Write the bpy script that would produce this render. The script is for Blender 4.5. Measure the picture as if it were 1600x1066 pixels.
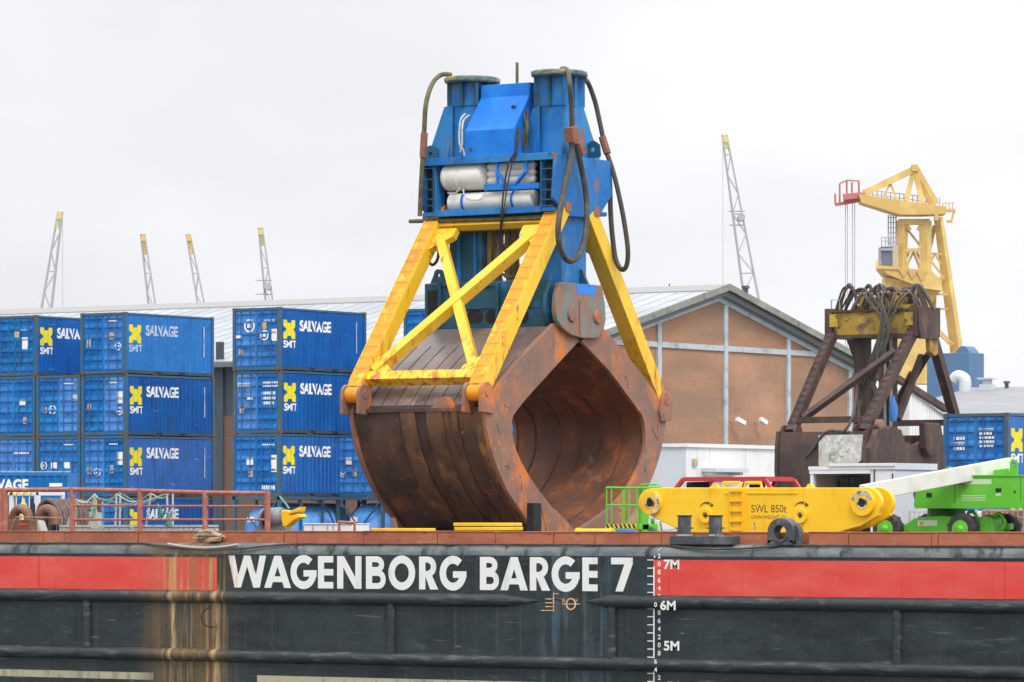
import bpy, bmesh, math, random
from mathutils import Vector, Matrix
R = math.radians
random.seed(7)
for o in list(bpy.data.objects): bpy.data.objects.remove(o)
SC = bpy.context.scene; COL = SC.collection

# ------------------------------------------------------------------ camera
A = R(34.1); F = 7000.0; SA, CA = math.sin(A), math.cos(A); D0 = F / 62.0
CAM = Vector((D0 * SA, -D0 * CA, 0.56))
cd = bpy.data.cameras.new('camera'); cam = bpy.data.objects.new('camera', cd); COL.objects.link(cam)
cam.location = CAM; cam.rotation_euler = (R(90), 0, A)
cd.sensor_width = 36; cd.lens = 36 * F / 1600; cd.shift_y = (815 - 533) / 1600
cd.clip_start = 1; cd.clip_end = 9000
SC.camera = cam
# ------------------------------------------------------------------ sky, sun, exposure
SUN_EL = R(50)     # overcast: soft light from high behind the camera's right shoulder
W = bpy.data.worlds.new('World'); SC.world = W; W.use_nodes = True
nt = W.node_tree; nt.nodes.clear(); N = nt.nodes.new; L = nt.links.new
wo = N('ShaderNodeOutputWorld'); bg = N('ShaderNodeBackground'); L(bg.outputs[0], wo.inputs[0])
sky = N('ShaderNodeTexSky'); sky.sky_type = 'NISHITA'; sky.sun_disc = False
sky.sun_elevation = SUN_EL; sky.sun_rotation = R(180) - A - R(20); sky.dust_density = 4
tc = N('ShaderNodeTexCoord'); sp = N('ShaderNodeSeparateXYZ'); L(tc.outputs['Generated'], sp.inputs[0])
mr = N('ShaderNodeMapRange'); mr.inputs[1].default_value = 0.10; mr.inputs[2].default_value = 0.9
mr.inputs[3].default_value = 0; mr.inputs[4].default_value = 1; L(sp.outputs[2], mr.inputs[0])
cm = N('ShaderNodeMix'); cm.data_type = 'RGBA'
cm.inputs[6].default_value = (8.45, 8.5, 8.85, 1); cm.inputs[7].default_value = (20.5, 20.8, 21.4, 1)
L(mr.outputs[0], cm.inputs[0])
nz = N('ShaderNodeTexNoise'); nz.inputs['Scale'].default_value = 9; nz.inputs['Detail'].default_value = 3
mp = N('ShaderNodeMapping'); mp.inputs['Scale'].default_value = (1, 1, 2.6); mp.inputs['Location'].default_value = (.3, .1, .2)
L(tc.outputs['Generated'], mp.inputs[0]); L(mp.outputs[0], nz.inputs[0])
nr = N('ShaderNodeMapRange'); nr.inputs[1].default_value = .35; nr.inputs[2].default_value = .65
nr.inputs[3].default_value = .93; nr.inputs[4].default_value = 1.05; L(nz.outputs[0], nr.inputs[0])
dt = N('ShaderNodeVectorMath'); dt.operation = 'DOT_PRODUCT'; dt.inputs[1].default_value = (CA, SA, 0); L(tc.outputs['Generated'], dt.inputs[0])
gr = N('ShaderNodeMapRange'); gr.inputs[1].default_value = -.13; gr.inputs[2].default_value = .13; gr.inputs[3].default_value = .935; gr.inputs[4].default_value = 1.09; L(dt.outputs['Value'], gr.inputs[0])
nm_ = N('ShaderNodeMath'); nm_.operation = 'MULTIPLY'; L(gr.outputs[0], nm_.inputs[0]); L(nr.outputs[0], nm_.inputs[1])
ml = N('ShaderNodeVectorMath'); ml.operation = 'SCALE'; L(cm.outputs[2], ml.inputs[0]); L(nm_.outputs[0], ml.inputs['Scale'])
m2 = N('ShaderNodeMix'); m2.data_type = 'RGBA'; m2.inputs[0].default_value = .95
L(sky.outputs[0], m2.inputs[6]); L(ml.outputs[0], m2.inputs[7]); L(m2.outputs[2], bg.inputs[0])
bg.inputs[1].default_value = .1
sl = bpy.data.lights.new('sun', 'SUN'); sl.energy = 1.5; sl.angle = R(14); sl.color = (1, .96, .9)
sun = bpy.data.objects.new('sun', sl); COL.objects.link(sun)
_az = A + R(20) # direction the light comes from: camera back vector turned to the right
_d = Vector((math.sin(_az), -math.cos(_az), 0)) * math.cos(SUN_EL) + Vector((0, 0, math.sin(SUN_EL)))
sun.rotation_euler = _d.to_track_quat('Z', 'Y').to_euler()
SC.view_settings.view_transform = 'Standard'; SC.view_settings.look = 'None'
SC.view_settings.exposure = .2; SC.view_settings.gamma = 1
SC.cycles.max_bounces = 5; SC.cycles.diffuse_bounces = 3; SC.cycles.glossy_bounces = 2
SC.cycles.volume_bounces = 0

# ------------------------------------------------------------------ sight-line helpers: pixel of the 1600 px photo -> world
def ray(px, py):
    k = (px - 800) / F; return Vector((-SA + k * CA, CA + k * SA, (815 - py) / F))
def hX(px, py, X): r = ray(px, py); return CAM + r * ((X - CAM.x) / r.x)
def hY(px, py, Y): r = ray(px, py); return CAM + r * ((Y - CAM.y) / r.y)
def hD(px, py, s): return CAM + ray(px, py) * (F / s)

# ------------------------------------------------------------------ materials
def pm(name, base, rough=.55, metal=0, layers=(), bump=None, spec=.4, brick=None, vary=0):
    m = bpy.data.materials.new(name); m.use_nodes = True; t = m.node_tree; nd = t.nodes; lk = t.links.new
    b = nd['Principled BSDF']; b.inputs['Roughness'].default_value = rough; b.inputs['Metallic'].default_value = metal
    b.inputs['Specular IOR Level'].default_value = spec
    g = nd.new('ShaderNodeNewGeometry'); cur = None
    def rgb(c): return (c[0], c[1], c[2], 1)
    if brick:
        s_ = nd.new('ShaderNodeSeparateXYZ'); lk(g.outputs['Position'], s_.inputs[0])
        ad = nd.new('ShaderNodeMath'); ad.operation = 'ADD'; lk(s_.outputs[0], ad.inputs[0]); lk(s_.outputs[1], ad.inputs[1])
        cb = nd.new('ShaderNodeCombineXYZ'); lk(ad.outputs[0], cb.inputs[0]); lk(s_.outputs[2], cb.inputs[1])
        bt = nd.new('ShaderNodeTexBrick'); lk(cb.outputs[0], bt.inputs['Vector'])
        bt.inputs['Color1'].default_value = rgb(base); bt.inputs['Color2'].default_value = rgb(brick[0]); bt.inputs['Mortar'].default_value = rgb(brick[1])
        bt.inputs['Scale'].default_value = 1; bt.inputs['Brick Width'].default_value = .24; bt.inputs['Row Height'].default_value = .085; bt.inputs['Mortar Size'].default_value = .011
        cur = bt.outputs[0]
    for i, ly in enumerate(layers):
        col, sc, lo, hi = ly[:4]; win = ly[4] if len(ly) > 4 else None
        mp = nd.new('ShaderNodeMapping'); mp.inputs['Scale'].default_value = sc if hasattr(sc, '__len__') else (sc,) * 3
        mp.inputs['Location'].default_value = (i * 3.7, i * 1.3, i * 5.1)
        lk(g.outputs['Position'], mp.inputs[0])
        n = nd.new('ShaderNodeTexNoise'); n.inputs['Scale'].default_value = 1; n.inputs['Detail'].default_value = 6; n.inputs['Roughness'].default_value = .62
        lk(mp.outputs[0], n.inputs[0])
        r = nd.new('ShaderNodeMapRange'); r.inputs[1].default_value = lo; r.inputs[2].default_value = hi; lk(n.outputs[0], r.inputs[0]); f = r.outputs[0]
        if win:
            for ax, a0, a1, a2, a3 in win:     # window rises a0..a1, falls a2..a3 along an axis
                s_ = nd.new('ShaderNodeSeparateXYZ'); lk(g.outputs['Position'], s_.inputs[0])
                u = nd.new('ShaderNodeMapRange'); u.inputs[1].default_value = a0; u.inputs[2].default_value = a1; lk(s_.outputs[ax], u.inputs[0])
                d = nd.new('ShaderNodeMapRange'); d.inputs[1].default_value = a3; d.inputs[2].default_value = a2; lk(s_.outputs[ax], d.inputs[0])
                q = nd.new('ShaderNodeMath'); q.operation = 'MULTIPLY'; lk(u.outputs[0], q.inputs[0]); lk(d.outputs[0], q.inputs[1])
                q2 = nd.new('ShaderNodeMath'); q2.operation = 'MULTIPLY'; lk(q.outputs[0], q2.inputs[0]); lk(f, q2.inputs[1]); f = q2.outputs[0]
        mx = nd.new('ShaderNodeMix'); mx.data_type = 'RGBA'; lk(f, mx.inputs[0])
        if cur is None: mx.inputs[6].default_value = rgb(base)
        else: lk(cur, mx.inputs[6])
        mx.inputs[7].default_value = rgb(col); cur = mx.outputs[2]
    if vary:
        oi = nd.new('ShaderNodeObjectInfo'); mrv = nd.new('ShaderNodeMapRange'); mrv.inputs[3].default_value = 1 - vary; mrv.inputs[4].default_value = 1 + vary; lk(oi.outputs['Random'], mrv.inputs[0])
        hs = nd.new('ShaderNodeHueSaturation'); lk(mrv.outputs[0], hs.inputs['Value']); mh = nd.new('ShaderNodeMapRange'); mh.inputs[3].default_value = 1 + vary * .3; mh.inputs[4].default_value = 1 - vary * .6; lk(oi.outputs['Random'], mh.inputs[0]); lk(mh.outputs[0], hs.inputs['Saturation'])
        if cur is None: hs.inputs['Color'].default_value = rgb(base)
        else: lk(cur, hs.inputs['Color'])
        cur = hs.outputs[0]
    if cur is None: b.inputs['Base Color'].default_value = rgb(base)
    else: lk(cur, b.inputs['Base Color'])
    if bump:
        n = nd.new('ShaderNodeTexNoise'); n.inputs['Scale'].default_value = bump[0]; n.inputs['Detail'].default_value = 5
        lk(g.outputs['Position'], n.inputs[0]); bp = nd.new('ShaderNodeBump'); bp.inputs['Strength'].default_value = bump[1]; bp.inputs['Distance'].default_value = bump[2] if len(bump) > 2 else .02
        lk(n.outputs[0], bp.inputs['Height']); lk(bp.outputs[0], b.inputs['Normal'])
    return m
RUST = (.30, .085, .022); DRUST = (.085, .033, .02); ORG = (.5, .15, .03); TAN = (.34, .22, .09)
M = {}
def stain(white=False):   # the run-off of rust that crosses the hull below the rope
    return [((.11, .075, .036), (2.6, 3, .22), .30, .56, [(0, -12.2, -11.3, -9.7, -8.6)]),
            ((.74, .34, .08), (11, 3, 1.1), .50, .60, [(0, -9.7, -9.5, -8.9, -8.2), (2, -1.25, -1.1, -.3, -.2)]) if white else ((.13, .10, .06), (14, 3, .2), .55, .7, [(0, -12, -11, -9, -8)]),
            ((.36, .22, .09), (8, 3, .22), .54, .70, [(0, -11.6, -10.9, -9.4, -8.9)]),
            ((.40, .15, .05), (11, 3, .25), .57, .72, [(0, -11.3, -10.4, -9.5, -8.8)]),
            ((.50, .31, .14), (5, .5, .9), .36, .56, [(0, -9.58, -9.46, -9.40, -9.26), (2, -4.9, -4.5, -1.4, -1.0)]),
            ((.46, .33, .16), (6, .5, .8), .42, .60, [(0, -11.02, -10.9, -10.84, -10.70), (2, -4.9, -4.5, -1.5, -1.2)])]
M['hull'] = pm('hull black paint', (.014, .023, .026), .5, layers=[
    ((.028, .040, .044), (.9, 1, .25), .42, .7), ((.008, .013, .016), (.35, 1, 1.6), .5, .66), ((.07, .08, .072), (7, 1, .12), .58, .84), ((.05, .075, .09), (.6, 1, 3), .62, .72), ((.19, .20, .18), (1.1, 1, 5), .70, .76), ((.10, .085, .05), (12, 1, .2), .64, .75),
    ((.12, .095, .06), (3, 1, .3), .58, .75, [(0, 1.1, 1.6, 3.5, 4.0)]), ((.05, .09, .12), (3, 1, .2), .5, .62, [(0, .7, 1.1, 2.6, 3.2)]),
    ((.16, .15, .13), (.8, 6, 14), .63, .75)] + stain(), bump=(.9, .7, .14))
M['gunwale'] = pm('gunwale worn grey with sky light', (.10, .115, .12), .6, layers=[  # base grey lifted for the sky light on the rounded edge, plus wear
    ((.19, .20, .19), (1.2, 3, 3), .45, .7), ((.025, .03, .035), (2.2, 2, .8), .55, .66), ((.22, .12, .06), (1.4, 2, 2), .66, .8)] + stain(), bump=(4, .3))
M['fender'] = pm('fender dark steel', (.022, .028, .032), .45, layers=[
    ((.12, .125, .12), (1.3, 4, 9), .52, .75), ((.01, .012, .014), (3, 3, 3), .6, .7), ((.2, .12, .07), (2, 3, 5), .66, .8)] + stain(), bump=(5, .5, .03))
M['red'] = pm('hull red band', (.68, .052, .038), .5, layers=[
    ((.72, .12, .085), (.5, 1, 1.5), .4, .75), ((.48, .02, .02), (6, 1, .2), .6, .8), ((.75, .35, .2), 9, .70, .76), ((.2, .15, .12), (1.5, 1, 5), .70, .8), ((.40, .13, .06), (5, 3, .3), .40, .62, [(0, -12.0, -11.2, -9.7, -9.0)]), ((.55, .30, .11), (9, 3, .4), .52, .62, [(0, -11.6, -11.0, -9.7, -9.0)])], bump=(2.5, .25))
M['white'] = pm('white lettering paint', (.78, .78, .75), .5, layers=[((.55, .53, .45), (2, 1, .8), .55, .8), ((.4, .27, .1), (9, 1, .7), .68, .76)] + stain(True)[1:])
M['cream'] = pm('cream waterline paint', (.42, .39, .26), .6, layers=[((.16, .15, .11), (3, 1, 1), .5, .7), ((.5, .3, .1), (1, 1, 6), .6, .75)] + stain())
M['orangemark'] = pm('rusted weld mark', (.75, .4, .18), .7, layers=[((.85, .75, .6), 6, .5, .6)])
M['coaming'] = pm('coaming red lead paint', (.43, .135, .065), .6, layers=[
    ((.32, .09, .05), (.55, .55, 1), .45, .62), ((.50, .20, .11), (3, 3, 5), .55, .75), ((.10, .05, .04), (2, 2, 7), .62, .72), ((.30,.2,.16),(12,9,1),.66,.75)], bump=(6, .3))
M['rail'] = pm('railing rust red paint', (.36, .115, .08), .55, layers=[((.48, .22, .16), 5, .5, .7), ((.14, .06, .04), 7, .62, .7)])
M['deck'] = pm('deck steel', (.16, .10, .08), .7, layers=[((.08, .06, .055), 1.2, .45, .6), ((.24, .12, .07), 3, .55, .7)])
_cg = [((.015, .08, .18), (1.2, 1.2, .9), .58, .76), ((.12, .085, .07), (2.2, 2.2, 1.6), .68, .74), ((.10, .30, .55), (.8, .8, 7), .66, .72), ((.30, .14, .07), 4.5, .72, .76)]
M['cblue'] = pm('container blue paint', (.002, .088, .34), .5, layers=[((.004, .12, .42), .7, .4, .7), ((.002, .055, .22), (2.5, 2.5, .4), .5, .8)] + _cg, vary=.16, spec=.2)
M['cblue2'] = pm('container blue faded', (.005, .15, .46), .5, spec=.25, layers=[((.012, .20, .52), .6, .45, .7), ((.01, .11, .36), (3, 3, .5), .55, .8)] + _cg, vary=.14)
M['cdoor'] = pm('container door blue', (.004, .14, .46), .5, spec=.25, layers=[((.02, .23, .57), .8, .42, .66), ((.008, .10, .32), (3, 3, .6), .52, .72)] + _cg, vary=.22)
M['cframe'] = pm('container frame blue', (.012, .11, .26), .5, layers=[((.05, .10, .12), (2, 2, .7), .42, .58), ((.13, .10, .08), 3, .56, .66)])
M['crail'] = pm('container rail grime and shade', (.015, .06, .10), .6, layers=[((.06, .06, .055), 2, .45, .6)])  # dark tone holds grime and the shadow between stacked boxes
M['cast'] = pm('corner casting grime', (.09, .065, .06), .7, layers=[((.2, .1, .06), 6, .5, .7)])
M['emblem'] = pm('emblem yellow', (.72, .62, .02), .5, layers=[((.45, .42, .08), 5, .55, .7)])
M['cwhite'] = pm('container lettering white', (.80, .80, .78), .5, layers=[((.35, .45, .6), (9, 9, 4), .62, .72)])
M['cwhite2'] = pm('container lettering faded', (.50, .55, .60), .5, layers=[((.15, .32, .58), (9, 9, 3), .48, .62)])
M['beige'] = pm('beige placard', (.52, .42, .30), .6, layers=[((.3, .25, .2), 12, .5, .6)])
M['rodz'] = pm('galvanised rod', (.30, .36, .40), .4, .3, layers=[((.3, .22, .12), 8, .6, .7)])
M['rodb'] = pm('door rod blue', (.015, .11, .36), .5)
M['tankblue'] = pm('tank light blue', (.10, .33, .78), .4, layers=[((.20, .42, .80), .9, .45, .65), ((.05, .20, .6), 2, .6, .75)])
M['gblue'] = pm('grab blue paint', (.006, .14, .45), .45, spec=.3, layers=[
    ((.025, .21, .50), .7, .42, .62), ((.015, .11, .24), (1.6, 1.6, .6), .52, .66), ((.16, .17, .12), (3, 3, .7), .60, .68), ((.24, .13, .06), (2, 2, .8), .63, .69), ((.36, .12, .05), 3.5, .67, .72), ((.04,.04,.04), 7, .70, .74)], bump=(3, .15))
M['gblue2'] = pm('grab bright blue cover', (.004, .15, .62), .42, spec=.25, layers=[((.012, .21, .70), .7, .45, .6), ((.01, .15, .52), 1.5, .55, .7), ((.10, .12, .14), 3.5, .69, .73)])
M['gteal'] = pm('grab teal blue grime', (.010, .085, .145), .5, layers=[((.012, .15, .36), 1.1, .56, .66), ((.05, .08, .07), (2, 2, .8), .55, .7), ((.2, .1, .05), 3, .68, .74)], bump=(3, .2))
M['gyellow'] = pm('grab yellow paint', (.84, .50, .018), .45, layers=[
    ((.86, .57, .06), .7, .45, .65), ((.62, .26, .015), (2, 2, .6), .60, .76), ((.40, .15, .03), (3, 3, 1.5), .63, .70), ((.13, .06, .03), (9, 9, 1.2), .66, .70), ((.86, .70, .30), 5, .70, .74), ((.52, .15, .03), (5, 5, .7), .50, .60, [(2, 3.6, 4.1, 4.9, 6.4)])], bump=(3, .12))
M['gladder'] = pm('grab leg orange yellow', (.80, .30, .012), .5, layers=[((.66, .20, .02), (1.5, 1.5, .7), .50, .68), ((.86, .50, .03), 2.2, .55, .68), ((.4, .12, .03), 4, .64, .72)])
M['gyold'] = pm('grab old yellow', (.42, .27, .05), .6, layers=[((.25, .17, .07), 1.5, .45, .6), ((.12, .08, .05), 3, .6, .7)])
M['bucket'] = pm('bucket dark rust', (.095, .052, .038), .62, layers=[
    ((.040, .026, .022), (.8, .8, .5), .42, .60), ((.20, .075, .03), (1.4, 1.4, .45), .52, .66), ((.30, .15, .06), (5, 5, 1.2), .64, .76), ((.36, .12, .035), 3, .66, .72)], bump=(2.2, .7, .05))
M['inside'] = pm('bucket inside rust', (.165, .060, .028), .65, layers=[
    ((.10, .045, .03), (.7, .7, .6), .42, .60), ((.33, .10, .03), (1.3, 1.3, .8), .53, .68), ((.20, .15, .10), (2, 2, .8), .60, .72)], bump=(2.2, .8, .06))
M['cheek'] = pm('cheek plate rust', (.29, .135, .085), .58, layers=[
    ((.20, .12, .095), .9, .42, .58), ((.55, .17, .035), (1.1, 1.1, .8), .52, .64), ((.30, .17, .11), 1.8, .58, .68), ((.55, .20, .05), 4, .64, .70), ((.07, .045, .04), 5, .67, .72)], bump=(3, .45, .03))
M['jawtop'] = pm('jaw top brown steel', (.20, .145, .125), .30, layers=[((.13, .095, .085), .8, .4, .6), ((.28, .20, .17), (1.3, 1.3, 1.3), .55, .7), ((.05, .04, .04), 2.5, .62, .7)], spec=.6, bump=(3, .25))
M['strip'] = pm('wear strip rust', (.13, .068, .032), .6, layers=[((.27, .13, .045), (2, 2, 1), .52, .64), ((.06, .035, .027), (1.2, 1.2, .8), .45, .58), ((.38, .16, .05), 5, .66, .72)], bump=(3, .5))
M['bracket'] = pm('bracket brown teal', (.24, .145, .11), .5, layers=[((.15, .21, .20), (1.6, 1.6, .7), .50, .62), ((.36, .13, .05), 2.5, .58, .68), ((.08, .05, .04), 4, .64, .72)], bump=(3, .3))
M['tape'] = pm('blue paint patch', (.02, .22, .75), .5)
M['flange'] = pm('flange teal ochre', (.07, .14, .16), .6, layers=[((.34, .27, .08), (2, 2, 5), .48, .6), ((.04, .05, .05), 4, .62, .7)])
M['hose'] = pm('hose dark grey', (.045, .04, .035), .5, layers=[((.10, .085, .06), 4, .5, .7)])
M['hoseo'] = pm('hose ochre dust', (.14, .11, .045), .6, layers=[((.06, .05, .04), 3, .45, .6)])
M['rustfit'] = pm('rusty clamp', (.26, .10, .055), .6, layers=[((.12, .07, .06), 5, .5, .65)])
M['tankwhite'] = pm('white pressure tank', (.74, .73, .68), .35, layers=[((.52, .49, .42), 2.2, .5, .75), ((.3, .2, .12), 6, .70, .76)])
M['black'] = pm('black steel and hole shade', (.012, .014, .016), .7)
M['dark'] = pm('dark grey steel', (.055, .062, .070), .55, layers=[((.13, .14, .14), 3, .48, .68), ((.17, .09, .05), 5, .64, .7)], bump=(6, .3))
M['beam'] = pm('lifting beam yellow', (.86, .50, .006), .45, layers=[((.88, .56, .02), .6, .45, .65), ((.66, .33, .008), (2, 2, .6), .56, .76), ((.3, .15, .03), 7, .70, .74), ((.45, .28, .06), (5, 5, .8), .66, .74)])
M['beamtext'] = pm('beam stencil black', (.10, .065, .02), .6)
M['scuff'] = pm('bare scuffed steel', (.50, .46, .38), .5, layers=[((.13, .07, .04), 6, .48, .56), ((.75, .72, .65), 3, .5, .7)])
M['green'] = pm('boom lift green', (.10, .46, .025), .4, layers=[((.14, .52, .05), .9, .45, .7), ((.07, .30, .03), 3, .62, .75)])
M['dgreen'] = pm('boom lift dark green', (.04, .15, .03), .6)  # darker even green for slew ring, rotator, door gaps and winch drum
M['boomw'] = pm('boom white paint', (.66, .68, .62), .45, layers=[((.5, .52, .46), 1.4, .5, .7), ((.3, .28, .2), 6, .68, .74)])
M['tyre'] = pm('tyre rubber', (.035, .034, .035), .85, layers=[((.085, .08, .075), 5, .5, .7)], bump=(9, .5))
M['wwhite'] = pm('white cabin panel', (.74, .75, .76), .5, layers=[((.62, .64, .65), (1, 1, .4), .5, .75)])
M['wgrey'] = pm('pale grey panel', (.56, .60, .63), .5, layers=[((.48, .52, .55), (1, 1, .3), .5, .75)])
M['wood'] = pm('plain wood lining', (.40, .30, .25), .7, layers=[((.3, .22, .18), (6, 6, 1), .45, .7)])
M['redp'] = pm('red cabin paint', (.52, .045, .04), .45, layers=[((.38, .03, .03), 3, .5, .7)])
M['brick'] = pm('red brick', (.37, .185, .10), .85, layers=[((.27, .165, .11), (.10, .10, .45), .46, .56), ((.46, .25, .165), (.15, .15, .25), .52, .72), ((.27, .18, .15), (.5, .5, 2.5), .60, .74)], brick=((.29, .145, .08), (.38, .25, .165)))
M['brickd'] = pm('brown base brick', (.13, .075, .055), .85, brick=((.17, .09, .06), (.14, .10, .08)))
M['clad'] = pm('dark wall cladding', (.045, .065, .085), .6, layers=[((.07, .085, .095), (1, 1, .2), .5, .7)])
M['steelg'] = pm('grey steel profile', (.42, .48, .52), .5, layers=[((.25, .29, .32), 1.5, .5, .7)])
M['roofw'] = pm('roof sheet pale', (.29, .31, .33), .5, layers=[((.40, .42, .44), (.25, .25, .25), .45, .6), ((.34, .35, .36), (1.2, .2, .2), .55, .72)])
M['roofcap'] = pm('ridge cap grey', (.27, .27, .26), .6)
M['roofseam'] = pm('roof seam grey', (.36, .38, .40), .6)
M['verge'] = pm('verge board weathered', (.21, .22, .19), .7, layers=[((.32, .31, .25), (1, 1, 1), .5, .7), ((.10, .11, .11), 2, .55, .7)])
M['vergeg'] = pm('fascia dark grey', (.13, .15, .165), .7)  # even dark grey for fascia and gutter
M['crane'] = pm('crane ochre yellow', (.56, .37, .11), .6, layers=[((.70, .52, .18), .25, .45, .65), ((.48, .33, .10), .5, .58, .75)])
M['cranet'] = pm('lattice boom grey', (.36, .385, .385), .6)
M['cranetip'] = pm('boom tip yellow', (.60, .50, .20), .6)
M['cranetipo'] = pm('boom tip orange', (.66, .42, .16), .6)
M['cranered'] = pm('crane tip red', (.48, .14, .12), .6)
M['cabin'] = pm('crane cabin grey glass', (.12, .14, .19), .3)
M['bgrab'] = pm('second grab dark brown', (.075, .044, .037), .6, layers=[((.045, .028, .026), .7, .45, .6), ((.14, .072, .052), (2.5, 2.5, 1), .52, .7), ((.26, .11, .06), 4, .67, .72), ((.34, .30, .06), 1.1, .72, .74)], bump=(3, .4))
M['byellow'] = pm('second grab worn yellow', (.36, .23, .03), .6, layers=[((.55, .36, .04), 1, .5, .7), ((.18, .10, .05), 1.6, .48, .58), ((.09, .06, .05), 4, .58, .66)])
M['patch'] = pm('scraped pale paint', (.46, .46, .43), .6, layers=[((.30, .33, .25), (2.5, 2.5, 1.5), .55, .62), ((.62, .62, .58), 5, .5, .6), ((.16, .12, .10), 4, .60, .66)])
M['roofg'] = pm('grey roof felt', (.24, .245, .255), .7, layers=[((.30, .31, .32), (.3, 1, 1), .5, .7)])
M['bblock'] = pm('blue building', (.075, .16, .30), .6, layers=[((.09, .19, .35), .3, .5, .7)])
M['rope'] = pm('tan rope', (.46, .33, .22), .8, layers=[((.3, .2, .13), 14, .45, .6)])
M['ropeg'] = pm('green rope', (.10, .30, .24), .8, layers=[((.25, .36, .30), 9, .5, .6)])
M['alu'] = pm('aluminium gangway', (.50, .52, .48), .45, .2, layers=[((.32, .26, .18), 7, .52, .66), ((.2, .32, .28), 4, .62, .7)])
M['gooseneck'] = pm('vent pipe rust', (.18, .09, .055), .6, layers=[((.28, .15, .09), 4, .5, .65), ((.40, .28, .04), 5, .64, .72)])
M['coil'] = pm('brown hose bundle', (.12, .085, .08), .7, layers=[((.20, .14, .12), 7, .5, .65)])
M['greydrum'] = pm('drum grey', (.20, .21, .23), .5, layers=[((.30, .31, .33), 3, .5, .7)])
M['canvas'] = pm('pale canvas and edge strip', (.42, .40, .38), .8)
M['ground'] = pm('quay paving', (.22, .21, .20), .85, layers=[((.30, .29, .27), .3, .45, .65), ((.14, .135, .13), 1.5, .55, .7)], bump=(5, .3))
M['quay'] = pm('quay wall concrete', (.24, .23, .21), .85, layers=[((.12, .13, .10), (1, 1, .4), .5, .7)])
M['water'] = pm('harbour water', (.03, .05, .045), .12, bump=(1.2, .5, .1), spec=.6)
M['tape2'] = pm('hazard black stripe', (.03, .03, .03), .6)
M['slred'] = pm('sticker red', (.7, .05, .04), .5)
M['decal'] = pm('pale decal print', (.50, .66, .42), .5)
M['yline'] = pm('gas bottle yellow', (.75, .55, .05), .5)

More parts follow.
